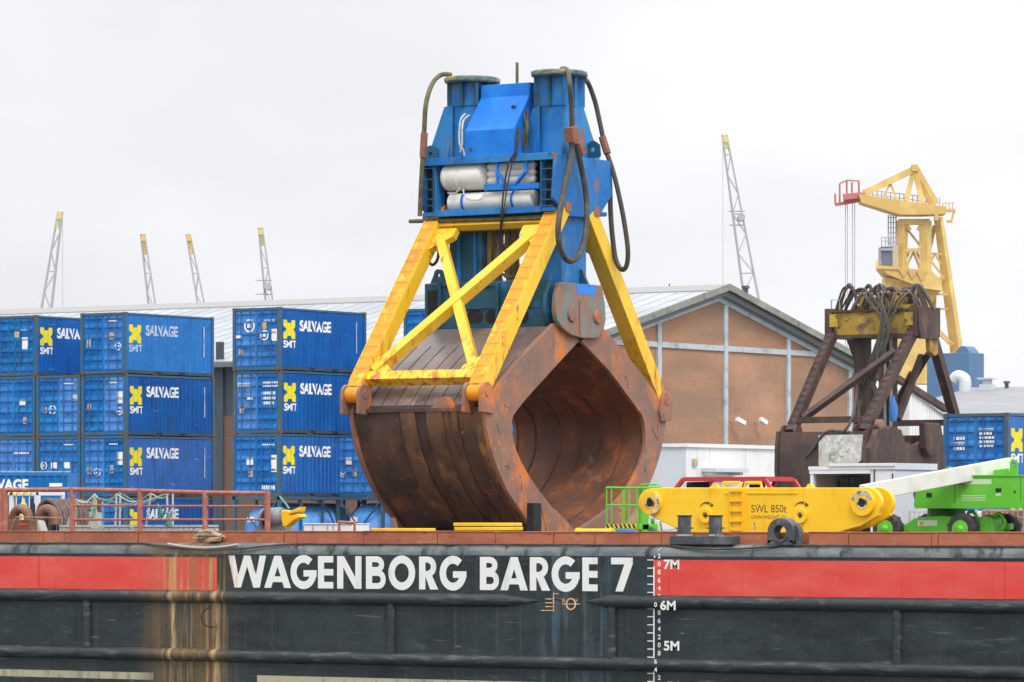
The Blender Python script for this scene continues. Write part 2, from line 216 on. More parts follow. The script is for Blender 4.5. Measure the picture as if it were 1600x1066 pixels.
# ------------------------------------------------------------------ mesh builder
ORGN = {}
class MB:
    def __init__(s): s.v = []; s.f = []
    def add(s, vs, fs):
        n = len(s.v); s.v += [Vector(v) for v in vs]; s.f += [tuple(i + n for i in f) for f in fs]; return s
    def box(s, lo, hi):
        x0, y0, z0 = lo; x1, y1, z1 = hi
        if x0 > x1: x0, x1 = x1, x0
        if y0 > y1: y0, y1 = y1, y0
        if z0 > z1: z0, z1 = z1, z0
        return s.add([(x0, y0, z0), (x1, y0, z0), (x1, y1, z0), (x0, y1, z0), (x0, y0, z1), (x1, y0, z1), (x1, y1, z1), (x0, y1, z1)],
                     [(0, 3, 2, 1), (4, 5, 6, 7), (0, 1, 5, 4), (1, 2, 6, 5), (2, 3, 7, 6), (3, 0, 4, 7)])
    def beam(s, p0, p1, w, h=None, up=(0, 0, 1), w1=None, h1=None):
        h = h or w; w1 = w1 or w; h1 = h1 or h
        p0 = Vector(p0); p1 = Vector(p1); d = (p1 - p0).normalized(); up = Vector(up)
        if abs(d.dot(up)) > .99: up = Vector((0, 1, 0))
        a = d.cross(up).normalized(); b = a.cross(d).normalized()
        vs = []
        for p, ww, hh in ((p0, w, h), (p1, w1, h1)):
            for i, j in ((-1, -1), (1, -1), (1, 1), (-1, 1)): vs.append(p + a * (i * ww / 2) + b * (j * hh / 2))
        return s.add(vs, [(0, 1, 2, 3), (7, 6, 5, 4), (0, 4, 5, 1), (1, 5, 6, 2), (2, 6, 7, 3), (3, 7, 4, 0)])
    def lathe(s, p0, p1, prof, n=20):      # prof: [(t, r)] along p0->p1
        p0 = Vector(p0); p1 = Vector(p1); d = (p1 - p0).normalized()
        up = Vector((0, 0, 1)) if abs(d.z) < .9 else Vector((0, 1, 0))
        a = d.cross(up).normalized(); b = a.cross(d).normalized(); vs = []; fs = []
        for t, r in prof:
            c = p0 + (p1 - p0) * t
            for k in range(n):
                q = 2 * math.pi * k / n; vs.append(c + a * (math.cos(q) * r) + b * (math.sin(q) * r))
        for i in range(len(prof) - 1):
            for k in range(n):
                k2 = (k + 1) % n; fs.append((i * n + k, i * n + k2, (i + 1) * n + k2, (i + 1) * n + k))
        fs.append(tuple(range(n - 1, -1, -1))); fs.append(tuple((len(prof) - 1) * n + k for k in range(n)))
        return s.add(vs, fs)
    def cyl(s, p0, p1, r, r1=None, n=16): return s.lathe(p0, p1, [(0, r), (1, r if r1 is None else r1)], n)
    def tube(s, pts, r, n=8, sub=0):
        pts = [Vector(p) for p in pts]
        if sub:
            q = []
            P = [pts[0]] + pts + [pts[-1]]
            for i in range(1, len(P) - 2):
                for k in range(sub):
                    t = k / sub; a, b, c, d = P[i - 1], P[i], P[i + 1], P[i + 2]
                    q.append(.5 * ((2 * b) + (c - a) * t + (2 * a - 5 * b + 4 * c - d) * t * t + (3 * b - a - 3 * c + d) * t ** 3))
            q.append(pts[-1]); pts = q
        vs = []; fs = []; prev = None
        for i, p in enumerate(pts):
            d = (pts[min(i + 1, len(pts) - 1)] - pts[max(i - 1, 0)])
            if d.length < 1e-9: d = Vector((0, 0, 1))
            d.normalize()
            if prev is None:
                up = Vector((0, 0, 1)) if abs(d.z) < .9 else Vector((0, 1, 0)); a = d.cross(up).normalized()
            else: a = (prev - d * prev.dot(d)).normalized()
            prev = a; b = d.cross(a)
            for k in range(n):
                q_ = 2 * math.pi * k / n; vs.append(p + a * (math.cos(q_) * r) + b * (math.sin(q_) * r))
        for i in range(len(pts) - 1):
            for k in range(n):
                k2 = (k + 1) % n; fs.append((i * n + k, (i + 1) * n + k, (i + 1) * n + k2, i * n + k2))
        fs.append(tuple(range(n))); fs.append(tuple((len(pts) - 1) * n + k for k in range(n - 1, -1, -1)))
        return s.add(vs, fs)
    def prism(s, poly, ax, a0, a1):
        def P(u, v, a): return (a, u, v) if ax == 'x' else (u, a, v) if ax == 'y' else (u, v, a)
        n = len(poly); vs = [P(u, v, a0) for u, v in poly] + [P(u, v, a1) for u, v in poly]
        fs = [tuple(range(n)), tuple(range(2 * n - 1, n - 1, -1))]
        for i in range(n):
            j = (i + 1) % n; fs.append((i, j, n + j, n + i))
        return s.add(vs, fs)
    def band(s, inner, outer, ax, a0, a1):  # closed strip between two equal-length open contours
        return s.prism(list(inner) + list(outer)[::-1], ax, a0, a1)
    def holed(s, poly, c, r, ax, a0, a1, n=28):     # plate with a round hole; poly star shaped about c
        vs = []; fs = []
        def P(u, v, a): return (a, u, v) if ax == 'x' else (u, a, v)
        for k in range(n):
            q = 2 * math.pi * (k + .5) / n; dx, dy = math.cos(q), math.sin(q); best = None
            for i in range(len(poly)):
                x1, y1 = poly[i]; x2, y2 = poly[(i + 1) % len(poly)]; ex, ey = x2 - x1, y2 - y1; den = dx * ey - dy * ex
                if abs(den) < 1e-9: continue
                t = ((x1 - c[0]) * ey - (y1 - c[1]) * ex) / den; w = ((x1 - c[0]) * dy - (y1 - c[1]) * dx) / den
                if t > 0 and -1e-6 <= w <= 1 + 1e-6 and (best is None or t < best): best = t
            best = best or r * 1.5; o_ = (c[0] + dx * best, c[1] + dy * best); i_ = (c[0] + dx * r, c[1] + dy * r)
            vs += [P(*i_, a0), P(*o_, a0), P(*o_, a1), P(*i_, a1)]
        for k in range(n):
            a, b = 4 * k, 4 * ((k + 1) % n)
            for j in range(4): j2 = (j + 1) % 4; fs.append((a + j, a + j2, b + j2, b + j))
        return s.add(vs, fs)
    def ring(s, c, axv, ro, ri, th, n=24):
        c = Vector(c); d = Vector(axv).normalized(); up = Vector((0, 0, 1)) if abs(d.z) < .9 else Vector((0, 1, 0))
        a = d.cross(up).normalized(); b = a.cross(d).normalized(); vs = []; fs = []
        for r, t in ((ri, -1), (ro, -1), (ro, 1), (ri, 1)):
            for k in range(n):
                q = 2 * math.pi * k / n; vs.append(c + a * (math.cos(q) * r) + b * (math.sin(q) * r) + d * (t * th / 2))
        for i in range(4):
            for k in range(n):
                k2 = (k + 1) % n; i2 = (i + 1) % 4; fs.append((i * n + k, i * n + k2, i2 * n + k2, i2 * n + k))
        return s.add(vs, fs)
    def build(s, name, mat, parent=None, bevel=0, loc=None, smooth=True, label=None):
        org = ORGN.get(parent.name, Vector()) if parent else Vector(loc or (0, 0, 0))
        me = bpy.data.meshes.new(name); me.from_pydata([v - org for v in s.v], [], s.f)
        bm = bmesh.new(); bm.from_mesh(me); bmesh.ops.recalc_face_normals(bm, faces=bm.faces); bm.to_mesh(me); bm.free()
        if smooth:
            me.polygons.foreach_set('use_smooth', [True] * len(me.polygons)); me.set_sharp_from_angle(angle=R(34))
        me.materials.append(M[mat] if isinstance(mat, str) else mat)
        o = bpy.data.objects.new(name, me); COL.objects.link(o)
        if parent: o.parent = parent; ORGN[o.name] = org
        else: o.location = org; ORGN[o.name] = org
        if bevel:
            b = o.modifiers.new('bevel', 'BEVEL'); b.width = bevel; b.segments = 2; b.limit_method = 'ANGLE'; b.angle_limit = R(40)
        if label: o['label'] = label
        return o
def tag(o, label=None, cat=None, group=None, kind=None):
    if label: o['label'] = label
    if cat: o['category'] = cat
    if group: o['group'] = group
    if kind: o['kind'] = kind
    return o
def thing(name, label, cat, loc=(0, 0, 0), group=None):
    o = bpy.data.objects.new(name, None); COL.objects.link(o); o.location = loc; o.empty_display_size = .3
    ORGN[o.name] = Vector(loc); return tag(o, label, cat, group)
def copy_tree(o, parent=None):
    c = o.copy(); COL.objects.link(c)
    if parent: c.parent = parent
    ORGN[c.name] = ORGN.get(o.name, Vector())
    for ch in [x for x in COL.objects if x.parent == o]: copy_tree(ch, c)
    return c
_tc = {}
def text_geo(txt, bold=0.0, space=1.0):
    k = (txt, bold, space)
    if k in _tc: return _tc[k]
    cu = bpy.data.curves.new('t', 'FONT'); cu.body = txt; cu.size = 1; cu.offset = bold; cu.space_character = space; cu.resolution_u = 4; cu.extrude = 0
    ob = bpy.data.objects.new('t', cu); COL.objects.link(ob); dg = bpy.context.evaluated_depsgraph_get()
    me = bpy.data.meshes.new_from_object(ob.evaluated_get(dg))
    vs = [v.co.copy() for v in me.vertices]; fs = [tuple(p.vertices) for p in me.polygons]
    bpy.data.objects.remove(ob); bpy.data.curves.remove(cu); bpy.data.meshes.remove(me)
    x0 = min(v.x for v in vs); x1 = max(v.x for v in vs); y0 = min(v.y for v in vs); y1 = max(v.y for v in vs)
    vs = [((v.x - x0) / (x1 - x0), (v.y - y0) / (y1 - y0)) for v in vs]
    _tc[k] = (vs, fs); return _tc[k]
def text_on(mb, txt, o, xd, ud, w, h, bold=0.0, space=1.0):   # flat lettering laid on a face
    vs, fs = text_geo(txt, bold, space); o = Vector(o); xd = Vector(xd); ud = Vector(ud)
    mb.add([o + xd * (a * w) + ud * (b * h) for a, b in vs], fs)
def box_window(lo, hi): return MB().box(lo, hi)

# ------------------------------------------------------------------ water, quay
tag(MB().box((-900, -400, -4.62), (900, 36, -4.6)).build('water', 'water'), kind='structure')
tag(MB().box((-2500, 36.3, -1.25), (2500, 5000, -1.0)).build('ground', 'ground'), kind='structure')
tag(MB().box((-2500, 36, -9), (2500, 36.3, -1.0)).box((-2500, 35.85, -1.3), (2500, 36.0, -.93)).build('quay_wall', 'quay'), kind='structure')

# ------------------------------------------------------------------ barge
barge = thing('barge', 'long black barge hull with a red band and big white name lettering', 'barge', (0, 16, -4.6))
XL, XR = -60, 42; rr = .30
arc = [(rr - rr * math.cos(q), -rr + rr * math.sin(q)) for q in [R(i * 15) for i in range(7)]]
MB().prism([(0, -6)] + [(0, -rr)] + [(0, -rr - .02)][:0] + [(.02, -rr)][:0] + [(33.0, -rr), (33.0, -6)], 'x', XL, XR).build('hull', 'hull', barge)
MB().prism([(0, -rr + .001)] + arc[1:] + [(33 - y, z) for y, z in reversed(arc[1:])] + [(33, -rr + .001)], 'x', XL, XR).build('gunwale', 'gunwale', barge)
MB().box((XL + .3, .6, -.1), (XR - .3, 32.4, .004)).build('deck', 'deck', barge)
for xa, xb in ((hY(-700, 900, 0).x, hY(339, 900, 0).x), (hY(1021, 900, 0).x, hY(2300, 900, 0).x)):
    MB().box((xa, -.006, -1.26), (xb, .003, -.385)).build('red_band', 'red', barge)
def hx(px): return hY(px, 900, 0).x
def half_pipe(x0, x1, z, r, taper=(0, 0)):
    m = MB(); prof = [(0, r)]
    L_ = x1 - x0; n = 60; pr = []
    for k in range(n + 1):
        t = k / n; rad = r * (1 + .035 * math.sin(t * 97) * math.sin(t * 31))
        if taper[0] and t * L_ < taper[0]: rad *= t * L_ / taper[0] * .9 + .1
        if taper[1] and (1 - t) * L_ < taper[1]: rad *= (1 - t) * L_ / taper[1] * .9 + .1
        pr.append((t, rad))
    m.lathe((x0, .0, z), (x1, .0, z), pr, 20); return m
half_pipe(XL, hx(842), -1.43, .165, (0, .5)).build('fender_pipe', 'fender', barge)
half_pipe(hx(918), XR, -1.43, .165, (.5, 0)).build('fender_pipe', 'fender', barge)
half_pipe(XL, XR, -2.97, .165).build('fender_pipe', 'fender', barge)
for px in (-330, 137, 612, 957, 1403, 1850):
    MB().cyl((hx(px), 0, -2.85), (hx(px), 0, -1.55), .12, n=14).build('fender_post', 'fender', barge)
MB().box((hx(-500), -.005, -3.66), (hx(240), .002, -3.47)).build('waterline_stripe', 'cream', barge)
MB().box((hx(402), -.005, -3.66), (hx(930), .002, -3.47)).build('waterline_stripe', 'cream', barge)
MB().box((hx(930), -.005, -3.72), (hx(1700), .002, -3.60)).build('waterline_stripe', 'cream', barge)
# barge name: letters drawn as strokes
def letter(ch, w):
    P = []; s = .235
    def q(*p): P.append(list(p))
    def arcs(cx, cy, rx, ry, t0, t1, sx, n=14):
        for k in range(n):
            a = R(t0 + (t1 - t0) * k / n); b = R(t0 + (t1 - t0) * (k + 1) / n)
            P.append([(cx + rx * math.cos(a), cy + ry * math.sin(a)), (cx + rx * math.cos(b), cy + ry * math.sin(b)),
                      (cx + (rx - sx) * math.cos(b), cy + (ry - sx) * math.sin(b)), (cx + (rx - sx) * math.cos(a), cy + (ry - sx) * math.sin(a))])
    if ch == 'W':
        k = w / 4; t = .25
        for x0, x1 in ((0, 1), (2, 1), (2, 3), (4, 3)):
            xa = x0 * k + (t * .5 if x0 == 0 else -t * .5 if x0 == 4 else 0); xb = x1 * k
            q((xa - t / 2, 1), (xa + t / 2, 1), (xb + t / 2, 0), (xb - t / 2, 0))
    elif ch == 'A':
        t = .27; q((0, 0), (t, 0), (w / 2 + .13, 1), (w / 2 - .13, 1)); q((w - t, 0), (w, 0), (w / 2 + .13, 1), (w / 2 - .13, 1)); q((w * .25, .18), (w * .75, .18), (w * .68, .36), (w * .32, .36))
    elif ch == 'G':
        arcs(w / 2, .5, w / 2, .53, 48, 360, .24, 22); q((w * .5, .36), (w, .36), (w, .56), (w * .5, .56))
    elif ch == 'O': arcs(w / 2, .5, w / 2, .53, 0, 360, .24, 28)
    elif ch == 'E':
        q((0, 0), (s, 0), (s, 1), (0, 1))
        for y in (0, .4, .8): q((s, y), (w, y), (w, y + .2), (s, y + .2))
    elif ch == 'N':
        q((0, 0), (s, 0), (s, 1), (0, 1)); q((w - s, 0), (w, 0), (w, 1), (w - s, 1)); q((0, 1), (s * 1.1, 1), (w, 0), (w - s * 1.1, 0))
    elif ch == 'B':
        q((0, 0), (s, 0), (s, 1), (0, 1))
        for cy, ry, rx in ((.745, .255, w * .92), (.29, .29, w)):
            r0 = min(.27, rx - s); q((s, cy + ry - .18), (rx - r0, cy + ry - .18), (rx - r0, cy + ry), (s, cy + ry)); q((s, cy - ry), (rx - r0, cy - ry), (rx - r0, cy - ry + .18), (s, cy - ry + .18))
            arcs(rx - r0, cy, r0, ry, -90, 90, .19, 10)
    elif ch == 'R':
        q((0, 0), (s, 0), (s, 1), (0, 1)); rx = w * .9; cy, ry = .69, .31; r0 = .30
        q((s, .82), (rx - r0, .82), (rx - r0, 1), (s, 1)); q((s, .38), (rx - r0, .38), (rx - r0, .56), (s, .56)); arcs(rx - r0, cy, r0, ry, -90, 90, .2, 10)
        q((w * .32, .42), (w * .68, .42), (w, 0), (w - .30, 0))
    elif ch == '7':
        q((0, .8), (w, .8), (w, 1), (0, 1)); q((w * .2, 0), (w * .2 + .27, 0), (w, .82), (w - .29, .82))
    return P
m = MB(); zt, zb = -.335, -1.175; H_ = zt - zb
for ch, a, b in (('W', 357, 416), ('A', 413, 455), ('G', 454, 495), ('E', 497, 521), ('N', 527, 565), ('B', 572, 603), ('O', 607, 649), ('R', 655, 685), ('G', 687, 729),
                 ('B', 750, 780), ('A', 782, 825), ('R', 828, 860), ('G', 862, 906), ('E', 910, 934), ('7', 955, 989)):
    if a in (750, 955): m.build('name_lettering', 'white', barge, smooth=False); m = MB()
    x0, x1 = hx(a), hx(b); w = (x1 - x0) / H_
    for i, pl in enumerate(letter(ch, w)):
        e = .0004 * (i % 9 if ch in 'WANBRE7' else i % 2) + (.0012 if ch == 'G' and i > 21 else 0)
        m.add([(x0 + u * H_, -.006 - e, zb + v * H_) for u, v in pl], [tuple(range(len(pl)))])
m.build('name_lettering', 'white', barge, smooth=False)
m = MB()
for cx, cz, rr_, a0, a1 in ((580, 960, .45, -20, 150), (470, 985, 1.1, 200, 330), (20, 955, .3, 200, 330), (1440, 1010, .35, 20, 120), (330, 965, .32, 100, 300)):
    c = hY(cx, cz, 0); m.tube([(c.x + rr_ * math.cos(R(a)), -.004, c.z + rr_ * .8 * math.sin(R(a))) for a in range(a0, a1, 12)], .012, 5)
    m.build('chalk_scuff', 'fender' if cx != 330 else 'black', barge); m = MB()
for px in (48, 232, 322, 455, 545, 700, 800, 1085, 1190, 1300, 1492):
    x = hx(px); MB().box((x - .012, -.004, -2.82), (x + .012, .002, -1.58)).build('plate_seam', 'hull', barge)
# draught marks
m = MB()
def tx(s_, px, py, wpx, hpx, bold=.01):
    o_ = hY(px, py, -.02 if False else -.010); sc = 1 / 62.6
    text_on(m, s_, o_, (1, 0, 0), (0, 0, 1), wpx * sc / .93, hpx * sc, bold)
zof = lambda M_: -.49 + (M_ - 7)
xln = hx(1022)
pts = [(1031, 857), (1025, 862), (1022, 872)]
m.tube([hY(a, b, -.012) + Vector((0, .012 if b > 866 else .06, 0)) for a, b in pts], .018, 5)
m.box((xln - .018, -.012, -4.4), (xln + .018, -.002, -.55))
for k in range(0, 17):
    z = zof(7) + .30 - .2 * k
    if z < -.28 and abs(z + 1.43) > .14 and abs(z + 2.97) > .14: m.box((xln - .19, -.012, z - .012), (xln - .018, -.003, z + .012))
for k in range(17):
    Mv = 7.2 - .2 * k; dg = str(int(round((Mv % 1) * 10)) % 10); z = zof(Mv) - .055
    yy = -.010
    if abs(z + .055 + 1.43) < .12 or abs(z + .055 + 2.97) < .12: yy = -.175
    text_on(m, dg, (hx(1028) - .0, yy, z), (1, 0, 0), (0, 0, 1), .085, .12, .02)
for Mv in (7, 6, 5, 4):
    yy = -.178 if Mv == 6 else -.010
    text_on(m, '%dM' % Mv, (hx(1037.5), yy, zof(Mv) - .13), (1, 0, 0), (0, 0, 1), .45, .24, .03)
m.build('draught_marks', 'white', barge, smooth=False)
# load line marks welded and rusted
m = MB()
def seg(a, b, c, d, t=.018):
    p, q_ = hY(a, b, -.012), hY(c, d, -.012); m.beam(p, q_, t, t)
for s_ in ((865, 926, 865, 956), (852, 936, 878, 936), (852, 942, 866, 942), (852, 948, 866, 948), (845, 954, 866, 954), (866, 928, 873, 928), (866, 936, 878, 936.2)): seg(*s_)
m.ring(hY(892, 944, -.012), (0, 1, 0), .15, .12, .02)
seg(879, 944, 906, 944)
text_on(m, 'B', hY(879, 941, -.02), (1, 0, 0), (0, 0, 1), .07, .09); text_on(m, 'V', hY(899, 941, -.02), (1, 0, 0), (0, 0, 1), .08, .09)
m.build('load_line_mark', 'orangemark', barge, smooth=False)
# coaming plates on the deck edge
cuts = [-420, -300, -180, -60, 52, 86, 200, 314, 428, 449, 553, 669, 760, 850, 915, 984, 1020, 1060, None, 1132, 1200, None, 1249, 1312, 1442, 1452, 1590, 1700, 1830, 1960]
for i in range(len(cuts) - 1):
    if cuts[i] is None or cuts[i + 1] is None: continue
    xa, xb = hx(cuts[i]) + .012, hx(cuts[i + 1]) - .012; dz = random.uniform(-.008, .008); dy = random.uniform(-.02, .02)
    mm = MB().box((xa, .42 + dy, -.004), (xb, .50 + dy, .285 + dz)).box((xa, .40 + dy, .285 + dz), (xb, .60 + dy, .315 + dz))
    mm.build('coaming_plate', 'coaming', barge, bevel=.008)
MB().box((hx(1046), .55, -.004), (hx(1249), .63, .30)).build('coaming_plate', 'coaming', barge, bevel=.008)
# ------------------------------------------------------------------ deck edge fittings
bb = hY(1095, 845, .3)
bol = thing('bollard', 'dark grey twin post mooring bollard on the barge edge before the yellow beam', 'bollard', (bb.x, .3, 0))
xa, xb = hY(1046, 845, .05).x, hY(1144, 845, .05).x
MB().box((xa, .04, -.012), (xb, .54, .21)).build('base_plate', 'dark', bol, bevel=.02)
for px in (1069.5, 1118):
    x = hY(px, 845, .28).x
    MB().lathe((x, .28, .205), (x, .28, .72), [(0, .165), (.93, .165), (.935, .195), (1, .195)], 20).cyl((x - .26, .28, .40), (x + .26, .28, .40), .02, n=6).build('post', 'dark', bol, bevel=.008)
    MB().ring((x, .28, .225), (0, 0, 1), .20, .15, .03).build('weld_collar', 'scuff', bol)
x0 = hY(1200, 845, .1).x; x1 = hY(1241, 845, .1).x; xm = (x0 + x1) / 2; r_ = (x1 - x0) / 2
ch = thing('fairlead', 'dark steel ring fairlead on the barge edge under the beam lettering', 'fairlead', (xm, .25, 0))
m = MB(); n = 20; out = []; inn = []
for k in range(n + 1):
    a = math.pi * k / n; out.append((xm + r_ * math.cos(a), .30 + r_ * .95 * math.sin(a)))
outer = [(xm + r_, -.012)] + out + [(xm - r_, -.012)]
inner = [(xm + r_ * .5, -.012 + .12)] + [(xm + r_ * .52 * math.cos(math.pi * k / n), .28 + r_ * .5 * math.sin(math.pi * k / n)) for k in range(n + 1)] + [(xm - r_ * .5, -.012 + .12)]
m.band(inner, outer, 'y', .06, .40); m.box((xm - r_, .06, -.012), (xm + r_, .40, .12))
m.build('ring_block', 'dark', ch, bevel=.015)
MB().prism([(x1 + .0, -.012), (x1 + .1, -.012), (x1 + .1, .35), (x1, .5)], 'y', .16, .36).build('side_gusset', 'dark', ch)
MB().ring((xm, .05, .29), (0, 1, 0), r_ * .62, r_ * .5, .05).build('lip', 'dark', ch)
# black cable sagging along the edge
pts = []
for px in range(-60, 1680, 20):
    sag = 0
    if 215 < px < 455: sag = .17 * math.sin(math.pi * (px - 215) / 240) ** 1.3
    if 1040 < px < 1215: sag = .10 * math.sin(math.pi * (px - 1040) / 175)
    y = .13 if sag < .02 else .13 - min(.2, sag * 1.0)
    z = (.0 if sag < .02 else -sag); pts.append((hx(px), y - .02 - (.035 if sag > .02 else 0), z + .0 - .02 + random.uniform(-.006, .006)))
tag(MB().tube(pts, .028, 6).build('cable', 'hose', loc=(0, .1, 0)), 'black cable lying along the whole barge edge with two slack loops', 'cable')
m = MB(); c = hY(325, 845, .2)
for k in range(7):
    a0 = random.uniform(0, 6.3); pts = []
    for j in range(9):
        t = j / 8; pts.append((c.x + (t - .5) * .85 + random.uniform(-.05, .05), .24 + .09 * math.sin(a0 + t * 5), .05 + .045 * k * (1 - abs(t - .5)) + .02 * math.sin(a0 * 2 + t * 7)))
    m.tube(pts, .042, 7, 3)
tag(m.build('rope_bundle', 'rope', loc=(c.x, .2, 0)), 'knotted tan mooring rope on the barge edge above the rust stain', 'rope')
m = MB().tube([hY(a, b, .02) for a, b in ((262, 850), (280, 853), (310, 856), (345, 855), (372, 851))], .032, 8, 4)  # added pale strip standing for the sky-lit gunwale top
tag(m.build('gunwale_light_strip', 'canvas', loc=(c.x - .3, .05, -.05)), 'pale grey strip added for the sky-lit gunwale top in the cable slack', 'cloth')

# ------------------------------------------------------------------ big clamshell grab
XN = hY(757, 615, 10).x; XF = XN - 4.72; YC = 14.80
grab = thing('clamshell_grab', 'huge blue and yellow clamshell grab with rusty open bucket standing mid barge', 'grab', ((XN + XF) / 2, YC, 0))
def g(px, py, X=None): p = hX(px, py, XN if X is None else X); return (p.y, p.z)
def smooth_poly(pts, n=5):
    P = [pts[0]] + pts + [pts[-1]]; q = []
    for i in range(1, len(P) - 2):
        a, b, c, d = [Vector(p) for p in P[i - 1:i + 3]]
        for k in range(n):
            t = k / n; v = .5 * ((2 * b) + (c - a) * t + (2 * a - 5 * b + 4 * c - d) * t * t + (3 * b - a - 3 * c + d) * t ** 3); q.append((v.x, v.y))
    q.append(tuple(pts[-1])); return q
def resample(pts, n):
    d = [0]
    for i in range(1, len(pts)): d.append(d[-1] + math.dist(pts[i], pts[i - 1]))
    out = []
    for k in range(n):
        t = d[-1] * k / (n - 1); i = 1
        while i < len(d) - 1 and d[i] < t: i += 1
        u = (t - d[i - 1]) / max(1e-9, d[i] - d[i - 1]); out.append(tuple(pts[i - 1][j] * (1 - u) + pts[i][j] * u for j in (0, 1)))
    return out
NB = 44
outA = [g(*p) for p in ((866, 505), (820, 552), (778, 600), (758, 636))]            # straight top edge
outB = smooth_poly([g(*p) for p in ((758, 640), (760, 665), (766, 695), (774, 722), (785, 750), (798, 776), (815, 800), (836, 832))])+ [(14.0, -.06), (14.72, -.06)]
inA = [g(*p) for p in ((906, 532), (860, 582), (822, 624), (803, 648))]
inB = smooth_poly([g(*p) for p in ((799, 660), (801, 680), (807, 704), (821, 733), (840, 763), (864, 794))] + [g(894, 829)])
OUT = resample(outA + outB, NB); INN_L = resample(inA + inB, NB)
INN_R = [(2 * YC - y, z) for y, z in resample([g(*p) for p in ((908, 533), (955, 583), (1004, 650))] + smooth_poly([g(*p) for p in ((1008, 664), (1009, 690), (1004, 716), (992, 744), (974, 771), (948, 797))] + [g(906, 826)]), NB)]
INN = INN_L
def mir(pts): return [(2 * YC - y, z) for y, z in pts]
def offset(pts, d):        # move a contour along its normal
    q = []
    for i, p in enumerate(pts):
        a = pts[max(0, i - 1)]; b = pts[min(len(pts) - 1, i + 1)]; dx, dy = b[0] - a[0], b[1] - a[1]; l = math.hypot(dx, dy) or 1
        q.append((p[0] - dy / l * d, p[1] + dx / l * d))
    return q
for side in (0, 1):
    f = (lambda p: p) if side == 0 else mir
    sg = 1 if side == 0 else -1; INN = (INN_L, INN_R)[side]
    o_in = offset(OUT, .10); i_out = offset(INN, -.05)        # shell sits between the cheek contours
    k0 = next(i for i, p in enumerate(OUT) if p[0] <= g(760, 636)[0] + .02)      # index where the top deck turns down
    jaw = MB().band(f(offset(OUT, .30))[k0 - 1:], f(o_in)[k0 - 1:], 'x', XF + .10, XN - .10).build('jaw_shell', 'bucket', grab)
    MB().band(f(offset(OUT, .22))[:k0 + 1], f(o_in)[:k0 + 1], 'x', XF + .11, XN - .11).build('top_deck', 'jawtop', jaw)
    MB().band(f(i_out)[2:], f(offset(INN, -.15))[2:], 'x', XF + .10, XN - .10).build('inner_lining', 'inside', jaw)
    for X0 in (XN - .13, XF):
        MB().band(f(INN), f(OUT), 'x', X0, X0 + .13).build('cheek_plate', 'cheek', jaw, bevel=.015)
    # seams inside: overlapping liner plates
    m = MB()
    for j in range(1, 6):
        X = XF + 4.72 * (j / 6.0) + random.uniform(-.1, .1)
        m.tube([(X, y, z) for y, z in f(offset(INN, -.05))[14:]], .035, 6)
    m.build('liner_seam', 'bucket', jaw)
    # raised planks seams of the top deck
    m = MB(); op = f(offset(OUT, .095))
    for j in range(1, 10):
        X = XF + 4.72 * j / 9.6
        m.tube([(X, y, z) for y, z in op[int(k0 * (.25 if j < 6 else .45)):k0]], .008, 5)
    m.build('deck_seam', 'black', jaw)
    # wear strips bent round the outside
    for Xs, w_ in ((XF + 1.75, .50), (XF + 2.65, .55), (XF + 3.5, .22), (XF + 4.3, .3)):
        a = f(offset(OUT, .10))[k0:NB - 7]; b = f(offset(OUT, .045))[k0:NB - 7]
        MB().band(a, b, 'x', Xs, Xs + w_).build('wear_strip', 'strip', jaw, bevel=.012)
    # edge bar where the deck turns down
    a = f(OUT)[k0]
    MB().beam((XF + .12, a[0] + .09 * sg, a[1] - .02), (XN - .14, a[0] + .09 * sg, a[1] - .02), .12, .10).build('edge_bar', 'bucket', jaw)
    # lug on the deck edge
    if side == 0:
        p = hY(692, 638, a[0] + .15)
        MB().prism([(p.x - .45, a[1] - .05), (p.x + .42, a[1] - .05), (p.x + .40, a[1] + .12), (p.x + .22, a[1] + .34), (p.x + .02, a[1] + .34), (p.x - .42, a[1] + .02)], 'y', a[0] + .1, a[0] + .2).build('lifting_lug', 'cheek', jaw, bevel=.01)
    # pin ears and pins
    py_, pz_ = g(758, 612)[0] + .0, 4.18
    pin = (py_, pz_) if side == 0 else (2 * YC - py_ - .08, pz_ - .05)
    for Xc in (XN + .03, XN - .55, XF - .06, XF + .52):
        y, z = pin; s_ = sg
        poly = [(y - .30 * s_, z - .55), (y - .30 * s_, z)] + [(y - .30 * s_ * math.cos(R(t)), z + .30 * math.sin(R(t))) for t in range(20, 181, 20)] + [(y + .32 * s_, z - .1), (y + .40 * s_, z - .3), (y + .3 * s_, z - .6)]
        MB().prism(poly, 'x', Xc - .055, Xc + .055).build('pin_ear', 'cheek', jaw, bevel=.012)
    for Xc in (XN - .26, XF + .23):
        MB().cyl((Xc - .37, pin[0], pin[1]), (Xc + .37, pin[0], pin[1]), .12, n=14).build('pin', 'cheek', jaw)
# gouges in the near cheek plates
for k in range(14):
    u = random.random() ** 1.0; i = int(3 + u * (NB - 10)); a, b = OUT[i], INN[i]; w = random.uniform(.2, .8); y, z = a[0] * w + b[0] * (1 - w), a[1] * w + b[1] * (1 - w)
    if k % 2: y = 2 * YC - y
    q = random.uniform(0, 3.1); l = random.uniform(.06, .28); bd = random.uniform(-.08, .08)
    MB().tube([(XN + .002, y - l * math.cos(q), z - l * math.sin(q)), (XN + .004, y + bd, z + bd), (XN + .002, y + l * math.cos(q), z + l * math.sin(q))], random.uniform(.005, .010), 5, 4).build('gouge', 'bucket' if k % 3 else 'strip', grab)
# lip block under the left cheek
p = g(829, 800)
MB().box((XN - .02, p[0] - .18, -.1), (XN + .22, p[0] + .24, g(829, 786)[1])).build('prop_block', 'black', grab, bevel=.02)
MB().prism([g(845, 790), g(868, 797), g(905, 836), (14.7, .0), (13.2, .0)], 'x', XN - .14, XN + .02).build('lip_plate', 'cheek', grab, bevel=.01)

